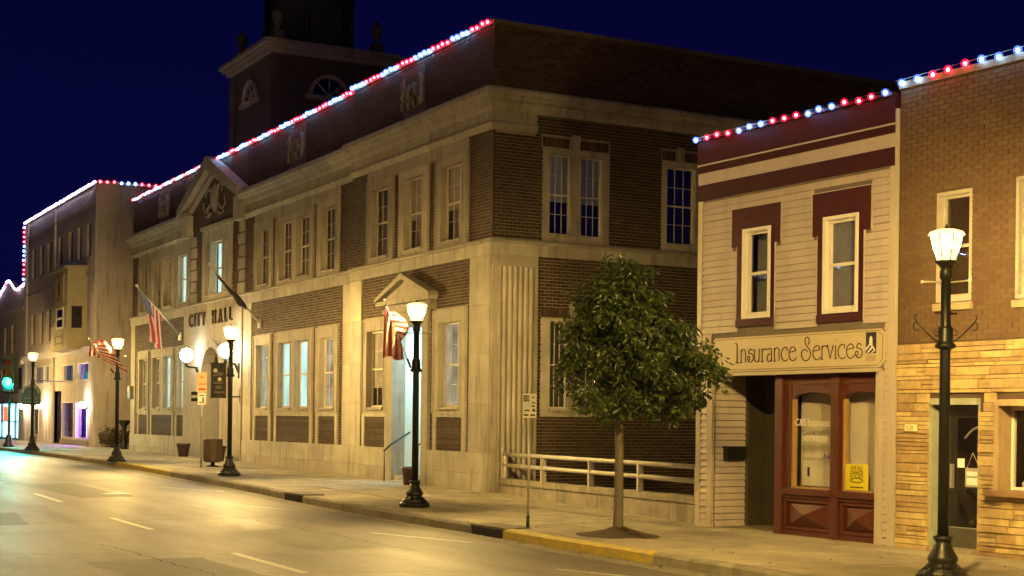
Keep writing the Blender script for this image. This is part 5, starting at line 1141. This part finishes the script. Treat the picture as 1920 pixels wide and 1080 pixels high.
# big staffs on the hall front
def hall_staff(x, label, furled):
    b0 = Vector((x, 16.30, 4.97)); tp = Vector((x, 14.55, 6.82)); d = tp-b0
    t = thing('flag', tuple(b0), label, 'flag', 'flags on the hall front')
    k = MB(); k.tube([b0, tp], [.045, .03], 10); k.build('staff', M('aluminium_staff', (.55, .54, .5), .35, metal=.6) if not furled else M('pale_staff', (.5, .46, .38), .5), t)
    k = MB(); k.lathe([(.02, -.03), (.06, 0), (.06, .04), (.02, .08)], tuple(tp), 10); k.build('finial', GOLD, t)
    k = MB(); k.box(FM, x-.12, x+.12, 4.8, 5.1, .02, .1); k.build('wall_bracket', STEEL, t)
    if furled:
        k = MB(); pts = [b0+d*(.26+.62*i/12) for i in range(13)]
        k.tube([p+Vector((.02*sin(i*2.1), 0, -.05+.02*sin(i*1.7))) for i, p in enumerate(pts)], [.02]+[.07, .11, .12, .10, .08, .07, .06, .055, .05, .045, .035]+[.02], 9); k.build('furled_cloth', M('dark_furled_cloth', (.035, .03, .04), .9, .4, 14, .8, 25), t)
    else:
        nn = Vector((1, 0, 0)); hz = Vector((0, -1, 0))
        def fn(s, q):
            p = b0+d*(.97-.52*s); sh = max(0, q-.12)
            c = Vector((p.x, p.y, p.z-1.95*q+.45*s*q))
            tgt = b0+d*.62+Vector((.18, 0, 0)); c.x += (tgt.x-c.x)*min(1, q*1.2)+.10*sin(s*17)*q; c.y += (tgt.y+.35*(s-.5)-c.y)*min(1, q*1.3)*.85+.10*sin(s*13+2)*q; return tuple(c+Vector((.25*q, 0, 0)))
        flag_cloth(fn, 40, 20, t)
    return t
hall_staff(-57.07, 'American flag hanging limp from the angled staff left of the arched hall entrance', False)
hall_staff(-47.63, 'dark flag furled around the angled staff right of the hall entrance', True)
# ------------------------------------------------------------------ banner, signs, bin, pots
l3 = Vector((-39.16, 12.58, gz(-39.16)))
t = thing('street_banner', tuple(l3+Vector((0, 0, 2.3))), 'dark vertical banner with two pale discs on arms of the lamp by the arched entrance', 'banner')
def fb_(s, z, w=0): return tuple(l3+RT*s+Vector((0, 0, z))+FW*(-w))
def FB(u, v, w): return fb_(u, v, w)
for pp, rr in (([fb_(0, 3.08), fb_(-.56, 3.08)], .012), ([fb_(0, 2.14), fb_(-.56, 2.14)], .012), ([fb_(0, 2.16), fb_(.28, 2.17)], .02), ([fb_(.26, 2.0), fb_(.26, 2.4)], .012)):
    k = MB(); k.tube(pp, rr, 6); k.build('arm', IRON, t)
k = MB(); k.box(FB, -.10, -.045, 2.1, 3.12, -.02, .02); k.build('pale_post_strip', M('pale_strip', (.5, .46, .38), .6), t)
k = MB(); k.box(FB, -.53, -.12, 2.15, 3.07, -.008, .008); bn = k.build('banner_cloth', M('charcoal_banner', (.045, .04, .032), .7, .5, 6), t)
k = MB()
for u, v, r0 in ((-.41, 2.88, .058), (-.29, 2.64, .055)): k.prism(FB, [(u+r0*cos(i*pi/10), v+r0*sin(i*pi/10)) for i in range(20)], .008, .012)
k.build('pale_disc', M('banner_disc', (.6, .56, .45), .6), bn)
k = MB(); 
for a, b, c, d in ((-.48, -.36, 2.72, 2.78), (-.36, -.2, 2.74, 2.84), (-.46, -.2, 2.52, 2.56), (-.44, -.16, 2.26, 2.31), (-.40, -.24, 2.38, 2.46)): k.box(FB, a, b, c, d, .008, .011)
k.build('printed_marks', M('banner_marks', (.15, .13, .10), .6), bn)
# post with two stacked signs
b0 = Vector((-44.57, 13.42, gz(-44.57)))
t = thing('sign_post', tuple(b0), 'grey post with an orange notice above a smaller white one, by the slatted bin', 'road sign')
def FQ(o): return lambda u, v, w: tuple(o+RT*u+Vector((0, 0, v))-FW*w)
Q = FQ(b0)
k = MB(); k.tube([b0, b0+Vector((0, 0, 2.95))], .032, 8); k.build('post', STEEL, t)
k = MB(); k.box(Q, -.16, .15, 2.31, 2.93, .03, .04); s1 = k.build('upper_sign', M('pale_orange_sign', (.62, .43, .25), .5), t)
k = MB(); k.box(Q, -.10, .12, 2.38, 2.44, .0405, .043); k.build('red_print', M('red_print', (.5, .03, .015), .5), s1)
k = MB(); k.box(Q, -.10, .12, 2.53, 2.60, .0405, .043); k.box(Q, -.05, .06, 2.74, 2.82, .0405, .043); k.build('orange_print', M('orange_print', (.6, .22, .06), .5), s1)
k = MB(); k.box(Q, -.12, .14, 1.93, 2.29, .03, .04); s1 = k.build('lower_sign', M('white_sign', (.72, .70, .62), .5), t)
k = MB(); k.box(Q, .02, .07, 1.98, 2.16, .0405, .043); k.box(Q, -.08, 0, 1.98, 2.02, .0405, .043); k.box(Q, -.08, .08, 2.2, 2.24, .0405, .043); k.build('grey_print', M('grey_print', (.15, .14, .12), .5), s1)
# parking sign near the tree
b0 = Vector((-21.40, 12.0, gz(-21.4))); Q = FQ(b0)
t = thing('parking_sign', tuple(b0), 'white time-limit parking sign on a thin steel post left of the small tree', 'road sign')
k = MB(); k.tube([b0, b0+Vector((0, 0, 2.2))], .019, 8); k.build('post', STEEL, t)
k = MB(); k.tube([b0, b0+Vector((0, 0, .22))], .03, 8); k.build('sleeve', IRON, t)
k = MB(); k.box(Q, -.11, .12, 1.84, 2.24, .022, .028); s1 = k.build('sign_plate', M('white_sign', (.72, .70, .62), .5), t)
k = MB(); k.box(Q, -.095, .0, 2.11, 2.215, .0285, .030); k.build('black_square', M('sign_black', (.015, .015, .015), .5), s1)
me = text_mesh('10', .11, .0005, M('white_decal', (.72, .70, .66), .6), sx=.75); me.name = 'digits'
o = inst('digits', me, s1, Q(-.048, 2.125, .0312)); o.rotation_euler = (pi/2, 0, math.atan2(RT.y, RT.x))
k = MB(); k.prism(Q, [(-.035+.055*cos(i*pi/8), 2.03+.055*sin(i*pi/8)) for i in range(16)], .0285, .030); k.build('reflective_disc', M('white_blue_disc', (.6, .7, .8), .3), s1)
k = MB(); k.box(Q, -.08, .01, 1.95, 1.975, .031, .033); k.box(Q, .04, .09, 2.17, 2.19, .0285, .030); k.box(Q, .04, .10, 2.08, 2.10, .0285, .03); k.box(Q, .04, .09, 2.02, 2.05, .0285, .03); k.box(Q, .05, .1, 1.94, 1.99, .0285, .03); k.box(Q, -.09, -.01, 1.87, 1.90, .0285, .03); k.box(Q, .02, .10, 1.87, 1.90, .0285, .03); k.build('sign_print', M('dark_green_print', (.06, .07, .03), .5), s1)
# ribbed litter bin
b0 = Vector((-45.1, 13.95, gz(-45.1)))
t = thing('litter_bin', tuple(b0), 'brown slatted litter bin standing behind the signpost by the arched entrance', 'litter bin')
k = MB(); k.lathe([(.20, 0), (.20, .03), (.07, .04), (.07, .14)], tuple(b0), 14); k.lathe([(.25, .14), (.26, .18), (.26, .2), (.2, .2)], tuple(b0), 18); k.build('foot', IRON, t)
k = MB(); k.lathe([(.24, .16), (.25, .80), (.22, .80)], tuple(b0), 20); k.build('liner', M('dark_bin', (.03, .022, .016), .7), t)
k = MB(); k.box(world, -.028, .028, -.012, .012, 0, .66); sm_ = k.mesh('slat', M('brown_slat', (.075, .05, .03), .6, tint=.15))
for i in range(24):
    a = 2*pi*i/24; inst('slat', sm_, t, b0+Vector((.285*cos(a), .285*sin(a), .17)), rot=(0, 0, a+pi/2))
k = MB(); k.lathe([(.27, .80), (.305, .81), (.305, .86), (.24, .87)], tuple(b0), 22); k.build('rim', M('brown_rim', (.08, .05, .03), .6), t)
PURP = M('plum_glazed_pot', (.040, .016, .022), .35, .2, 8, .1, spec=.6)
def pot(x, y, r, h, lb):
    z = gz(x); t = thing('planter_pot', (x, y, z), lb, 'planter', 'plum planter pots at the doors of the brick hall')
    k = MB(); k.lathe([(r*.66, 0), (r*.70, .02), (r*.93, h-.10), (r*1.02, h-.09), (r*1.04, h), (r*.93, h), (r*.9, h-.06), (.01, h-.05)], (x, y, z), 22); k.build('pot', PURP, t)
    k = MB(); k.lathe([(r*.89, h-.055), (.01, h-.03)], (x, y, z), 18); k.build('soil', M('pot_soil', (.04, .028, .016), .95), t); return t
pot(-54.6, 15.75, .26, .50, 'plum planter pot at the left foot of the arched entrance')
pot(-49.75, 15.6, .26, .52, 'plum planter pot at the right foot of the arched entrance, partly behind the litter bin')
pot(-34.25, 15.72, .20, .46, 'plum planter pot right of the bright side door behind the flag lamp')
# globe lamps at the entrance
GLB = E('white_globe', (1.0, .93, .74), 52)
for x, lb in ((-54.31, 'round white globe lamp on a black bracket left of the arched entrance'), (-49.6, 'round white globe lamp on a black bracket right of the arched entrance')):
    t = thing('globe_lamp', (x, 16.2, 4.1), lb, 'wall lamp', 'white globe lamps beside the entrance')
    k = MB(); k.lathe([(.01, -.25)]+[(.25*sin(i*pi/10), -.25*cos(i*pi/10)) for i in range(1, 10)]+[(.01, .25)], (x, 15.75, 4.1), 18); k.build('globe', GLB, t)
    k = MB(); k.tube([(x, 15.75, 3.84), (x, 15.75, 3.70), (x, 15.83, 3.66), (x, 16.1, 3.64), (x, 16.22, 3.3)], [.09, .06, .05, .045, .03], 8); k.box(FM, x-.1, x+.1, 3.15, 3.7, .12, .17); k.build('bracket', IRON, t)
for z, lb in ((2.62, 'upper of two small dark plaques on the pale stone left of the arch'), (2.38, 'lower of two small dark plaques on the pale stone left of the arch')):
    k = MB(); k.box(FM, -54.85-.35, -54.25, z, z+.13, .12, .15); tag(k.build('wall_plaque', M('plaque_black', (.012, .009, .007), .9, spec=.05)), lb, 'plaque', 'plaques by the arch')
t = thing('meter_box', (-64.4, 16.3, 2.6), "small grey utility box with a white lens on the hall's left end pilaster", 'utility box')
k = MB(); k.box(FM, -64.62, -64.2, 2.55, 3.1, .05, .22); k.build('box', M('grey_utility_metal', (.2, .19, .16), .5), t)
k = MB(); k.prism(FM, [(-64.4+.12*cos(i*pi/6), 2.95+.12*sin(i*pi/6)) for i in range(12)], .22, .25); k.build('lens', WHITE, t)
# slim ashtray stand and shrub in the gap left of the hall
t = thing('ash_stand', (-66.2, 16.4, gz(-66)), 'slim dark bin flaring to a wide top beside the left end of the brick hall', 'bin')
k = MB(); k.lathe([(.13, 0), (.10, .1), (.07, .7), (.11, 1.0), (.30, 1.25), (.33, 1.3)], (-66.2, 16.4, gz(-66)), 14); k.build('body', IRON, t)
def leafy(name, parent, pts, n_each, ln, wd, spread, mat, droop=.5):
    k = MB()
    for c, r0 in pts:
        for _ in range(n_each):
            d = Vector((random.gauss(0, 1), random.gauss(0, 1), random.gauss(0, 1))).normalized(); p = Vector(c)+d*r0*random.uniform(.3, 1)**.6
            a = Vector((d.x+random.gauss(0, .5), d.y+random.gauss(0, .5), -droop+random.gauss(0, .4))).normalized(); s = a.cross(Vector((random.gauss(0, 1), random.gauss(0, 1), random.gauss(0, 1)))).normalized()
            L = ln*random.uniform(.65, 1.25); W = wd*random.uniform(.7, 1.2); q = p+a*L*.5; up = s.cross(a)*W*.25
            k.face_pts([p, q+s*W*.5+up, p+a*L, q-s*W*.5+up], [(0, 1, 2, 3)], random.random())
    return k.build(name, mat, parent)
def leafmat(name, c, c2, trans=.25):
    mt = bpy.data.materials.new(name); mt.use_nodes = True; n = mt.node_tree.nodes; l = mt.node_tree.links; b = n['Principled BSDF']; b.inputs['Roughness'].default_value = .38; b.inputs['Specular IOR Level'].default_value = .6
    at = n.new('ShaderNodeAttribute'); at.attribute_name = 'tint'; r_ = n.new('ShaderNodeValToRGB'); r_.color_ramp.elements[0].color = (*c, 1); r_.color_ramp.elements[1].color = (*c2, 1); l.new(at.outputs['Fac'], r_.inputs[0]); l.new(r_.outputs[0], b.inputs['Base Color'])
    tr = n.new('ShaderNodeBsdfTranslucent'); l.new(r_.outputs[0], tr.inputs[0]); ms = n.new('ShaderNodeMixShader'); ms.inputs[0].default_value = trans; l.new(b.outputs[0], ms.inputs[1]); l.new(tr.outputs[0], ms.inputs[2]); l.new(ms.outputs[0], n['Material Output'].inputs[0]); return mt
LEAF = leafmat('green_leaves', (.016, .032, .008), (.085, .115, .022))
t = thing('shrub', (-69.5, 16.6, gz(-69)), 'low untidy dark shrub against the side wall of the pale corner building', 'shrub')
leafy('foliage', t, [((-69.5+random.uniform(-1.3, 1.3), 16.8+random.uniform(-.3, .8), .45+random.uniform(0, .55)), .35) for _ in range(22)], 45, .16, .07, .3, leafmat('brown_green_leaves', (.05, .04, .015), (.10, .075, .03)), .2)
# ------------------------------------------------------------------ street tree
TX, TY = -19.81, 12.75
t = thing('street_tree', (TX, TY, 0), 'small rounded young tree with glossy drooping leaves in a mulch mound by the kerb', 'tree')
BARK = M('smooth_grey_bark', (.105, .085, .06), .8, .3, 12, .6, 30, stretch=(4, 4, .6))
k = MB(); k.tube([(TX, TY, -.02), (TX+.005, TY, .12), (TX+.015, TY, .7), (TX+.0, TY+.01, 1.4), (TX-.01, TY, 2.0), (TX+.02, TY, 2.7), (TX, TY, 3.6), (TX, TY, 4.1)], [.125, .088, .074, .068, .064, .05, .028, .012], 12); tr = k.build('trunk', BARK, t)
prof = [(1.72, .30), (1.85, .62), (2.1, .98), (2.4, 1.20), (2.7, 1.26), (3.0, 1.16), (3.3, .96), (3.6, .72), (3.9, .52), (4.2, .34), (4.5, .10)]
def rad(z):
    for (a, b), (c, d) in zip(prof, prof[1:]):
        if a <= z <= c: return b+(d-b)*(z-a)/(c-a)
    return 0
k = MB(); tips = []
for i in range(34):
    z0 = random.uniform(1.75, 3.7); a = i*2.4+random.uniform(-.3, .3); z1 = min(4.3, z0+random.uniform(.15, .6)); r1 = rad(z1)*random.uniform(.72, .95)
    off = RT*(.3*math.exp(-((z1-2.7)/.7)**2)); m_ = Vector((TX+.5*r1*cos(a), TY+.5*r1*sin(a), z0+(z1-z0)*.35)); e_ = Vector((TX+r1*cos(a)+off.x, TY+r1*sin(a)+off.y, z1)); k.tube([(TX, TY, z0), m_, e_], [.032, .022, .009], 6); tips.append(e_)
k.build('limb', BARK, tr)
pts = []
for _ in range(300):
    z = random.triangular(1.85, 4.4, 2.6); a = random.uniform(0, 2*pi); q = random.random()**.42; lump = 1+.15*sin(3*a+z*2.5)+.13*sin(5*a-z*5.1)+.08*sin(9*a+z*9)
    r0 = rad(z)*q*lump*.93; off = RT*(.30*math.exp(-((z-2.7)/.7)**2)); pts.append(((TX+r0*cos(a)+off.x, TY+r0*sin(a)+off.y, z), random.uniform(.10, .24)))
for e_ in tips: pts.append((tuple(e_), .2))
for _ in range(34):      # a few sprays reaching out past the outline, more on the shop side
    a = random.uniform(-1.2, 3.6); z = random.uniform(1.9, 4.1); r0 = rad(z)*random.uniform(1.05, 1.28); pts.append(((TX+r0*cos(a), TY+r0*sin(a), z), .11))
cr_ = leafy('crown', t, pts, 52, .115, .052, .2, LEAF, .7); tag(cr_, kind='stuff')
# ------------------------------------------------------------------ traffic signal, hanging sign
b0 = Vector((-70.81, 12.25, gz(-70))); Q = FQ(b0)
t = thing('traffic_light', tuple(b0), 'black traffic signal showing a bright blue-green light at the left edge', 'traffic light')
k = MB(); k.lathe([(.26, 0), (.26, .08), (.16, .2), (.14, .5), (.08, .58), (.065, .6), (.06, 2.6)], tuple(b0), 12); k.build('pole', IRON, t)
k = MB(); k.box(Q, -.24, .22, 2.55, 4.15, -.15, .12); k.build('housing', M('signal_housing', (.02, .045, .035), .5), t)
k = MB(); k.box(Q, -.38, .36, 2.45, 4.3, -.17, -.155); k.build('backplate', IRON, t)
for z, mt_ in ((2.98, E('green_signal', (.0003, .80, .78), 2400)), (3.42, M('dark_amber_lens', (.06, .03, .005), .3)), (3.86, M('dark_red_lens', (.06, .005, .004), .3))):
    k = MB(); k.prism(Q, [(.0+.17*cos(i*pi/8), z+.17*sin(i*pi/8)) for i in range(16)], .12, .15); k.build('lens', mt_, t)
    k = MB(); k.face_pts([Q(.0+.19*cos(i*pi/8), z+.19*sin(i*pi/8), w_) for w_ in (.12, .32) for i in range(-1, 10)], [(i, i+1, 12+i, 11+i) for i in range(10)]); k.build('visor', IRON, t)
t = thing('hanging_sign', (-70.3, 13.1, 2.2), 'dark hanging sign with an arched top below the farthest lantern', 'sign')
Q = FQ(Vector((-70.3, 13.13, 0)))
k = MB(); k.prism(Q, [(-.44, 2.26), (.44, 2.26), (.44, 2.78)]+[(.44*cos(i*pi/12), 2.78+.40*sin(i*pi/12)) for i in range(1, 12)]+[(-.44, 2.78)], -.04, .04); s1 = k.build('board', M('dark_teal_board', (.02, .045, .05), .5), t)
k = MB(); k.tube([Q(.37*cos(i*pi/12), 2.80+.33*sin(i*pi/12), .045) for i in range(13)], .02, 6); k.build('arched_border', M('pale_sign_line', (.3, .32, .3), .5), s1)
k = MB(); k.box(Q, -.34, .34, 2.36, 2.42, .041, .045); k.box(Q, -.30, .30, 2.52, 2.60, .041, .045); k.build('faint_lettering', M('faint_letter', (.06, .10, .10), .5), s1)
k = MB(); k.tube([Q(0, 3.15, 0), Q(0, 3.35, 0), Q(.3, 3.4, -1.0), Q(.9, 3.4, -3.2)], .03, 6); k.build('bracket_arm', IRON, t)
# ================================================================== LED STRINGS
LR = (E('red_led', (1.0, .07, .10), 40), glow('red_bulb_halo', (1.0, .010, .06), .75)); LB = (E('blue_white_led', (.30, .55, 1.0), 70), glow('blue_bulb_halo', (.10, .26, 1.0), .75))  # second material: glowing shell that draws a halo round each LED
LWp = (E('pink_white_led', (1.0, .80, .88), 45), glow('pink_bulb_halo', (1.0, .20, .40), .5)); LV = (E('violet_white_led', (.80, .74, 1.0), 50), glow('violet_bulb_halo', (.38, .22, 1.0), .6))
BM_ = {}
def bulb(mt, r0):
    k_ = (mt[0].name, r0)
    if k_ not in BM_:
        b = MB(); b.lathe([(.3*r0, -1.0*r0), (.8*r0, -.4*r0), (.85*r0, .2*r0), (.4*r0, .75*r0)], n=7); n1 = len(b.f); R = r0*1.95
        b.lathe([(.05*R, -R)]+[(R*sin(i*pi/8), -R*cos(i*pi/8)) for i in range(1, 8)]+[(.05*R, R)], n=10)
        me = b.mesh('bulb', list(mt)); me.polygons.foreach_set('material_index', [0]*n1+[1]*(len(b.f)-n1)); BM_[k_] = me
    return BM_[k_]
def string(name_lb, path, step, pat, r0=.03, drop=.0, off=0, parent_loc=None):
    path = [Vector(p) for p in path]; t = thing('string_lights', tuple(path[0]), name_lb, 'string lights', 'patriotic string lights on the roof edges')
    k = MB(); k.tube(path, .008, 5); k.build('cable', IRON, t); tot = 0; nxt = step*.5; i = off
    for a, b in zip(path, path[1:]):
        L = (b-a).length
        while nxt <= L:
            p = a+(b-a)*(nxt/L); mt = pat[i % len(pat)]; inst('bulb', bulb(mt, r0), t, p+Vector((random.uniform(-.02, .02), -.02+random.uniform(-.01, .01), -.04+random.uniform(-.022, .022)))); i += 1; nxt += step
        nxt -= L
    return t
P3 = [LR]*4+[LB]*4
P4 = [LR, LR, LR, LB, LB, LB]
string('red and blue-white string lights along the right half of the parapet of the brick hall', [(-30.80, 16.12, 11.24), (-39.30, 16.12, 11.26), (-39.40, 16.27, 11.26), (-52.6, 16.27, 11.26)], .27, P3, .038)
string('red and blue-white string lights along the parapet of the brick hall, left of its pediment', [(-53.1, 16.27, 11.26), (-64.8, 16.27, 11.26)], .27, [LR, LR, LWp, LB, LB, LWp], .034)
string('red and blue-white string lights running along the side roof edge of the pale corner building', [(fx1+.05, fy-.05, 12.95), (fx1+.10, fy+7.5, 12.93)], .33, P4, .05)
string('violet-white string lights down the sloping front roof edge of the pale corner building', [(fx1, fy-.12, 12.93), (fx0, fy-.12, 12.93)], .27, [LV, LV, LV, LWp, LV], .036)
string('red and white string lights down the left vertical edge of the pale corner building', [(fx0-.06, fy-.12, 12.8), (fx0-.06, fy-.12, 9.5)], .27, [LV, LR, LR, LR, LB, LB, LB], .05)
string('string lights following the wavy parapet of the shop at the left edge', [(x, fy-.06, z+.03) for x, z in pf[-2:0:-1]], .33, [LV, LWp, LV, LB, LR], .042)
def RL(u, v, w):
    return (RX+u*cos(A_)+w*sin(A_), RY+u*sin(A_)-w*cos(A_), v)
string('red and blue-white string lights along the roof edge of the clapboard shop', [RL(-.05, 6.76, .14), RL(4.58, 6.78, .14)], .2765, [LB, LR, LR, LR, LB, LB, LB, LR, LR, LR, LB, LB, LB, LR, LR, LR, LB], .030)
string('red and blue-white string lights along the roof edge of the buff brick building', [RL(4.62, 6.90, .08), RL(10.4, 7.0, .08)], .30, [LB, LB, LR, LR, LR, LB, LB, LB, LB, LR, LR], .032)
# ------------------------------------------------------------------ building across the street (seen only in reflections)
ob = thing('opposite_building', (-20, -5.3, .03), 'dark brick building across the street, standing behind the viewer', 'building')
k = MB(); k.box(world, -62, 2, -14, -5.3, 0, 7.2); k.build('wall', brickmat('opposite_brick', (.12, .07, .05), (.09, .05, .04), (.16, .13, .10)), ob)
k = MB()
for i in range(14):
    x = -60+i*4.4; k.box(world, x, x+1.1, -5.3, -5.24, 4.4, 6.2)
k.build('window', M('dark_sash_window', (.03, .03, .035), .2), ob)
string('red and blue-white string lights on the roof edge of the building across the street', [(-62, -5.2, 7.25), (2, -5.2, 7.25)], .45, P3, .035)
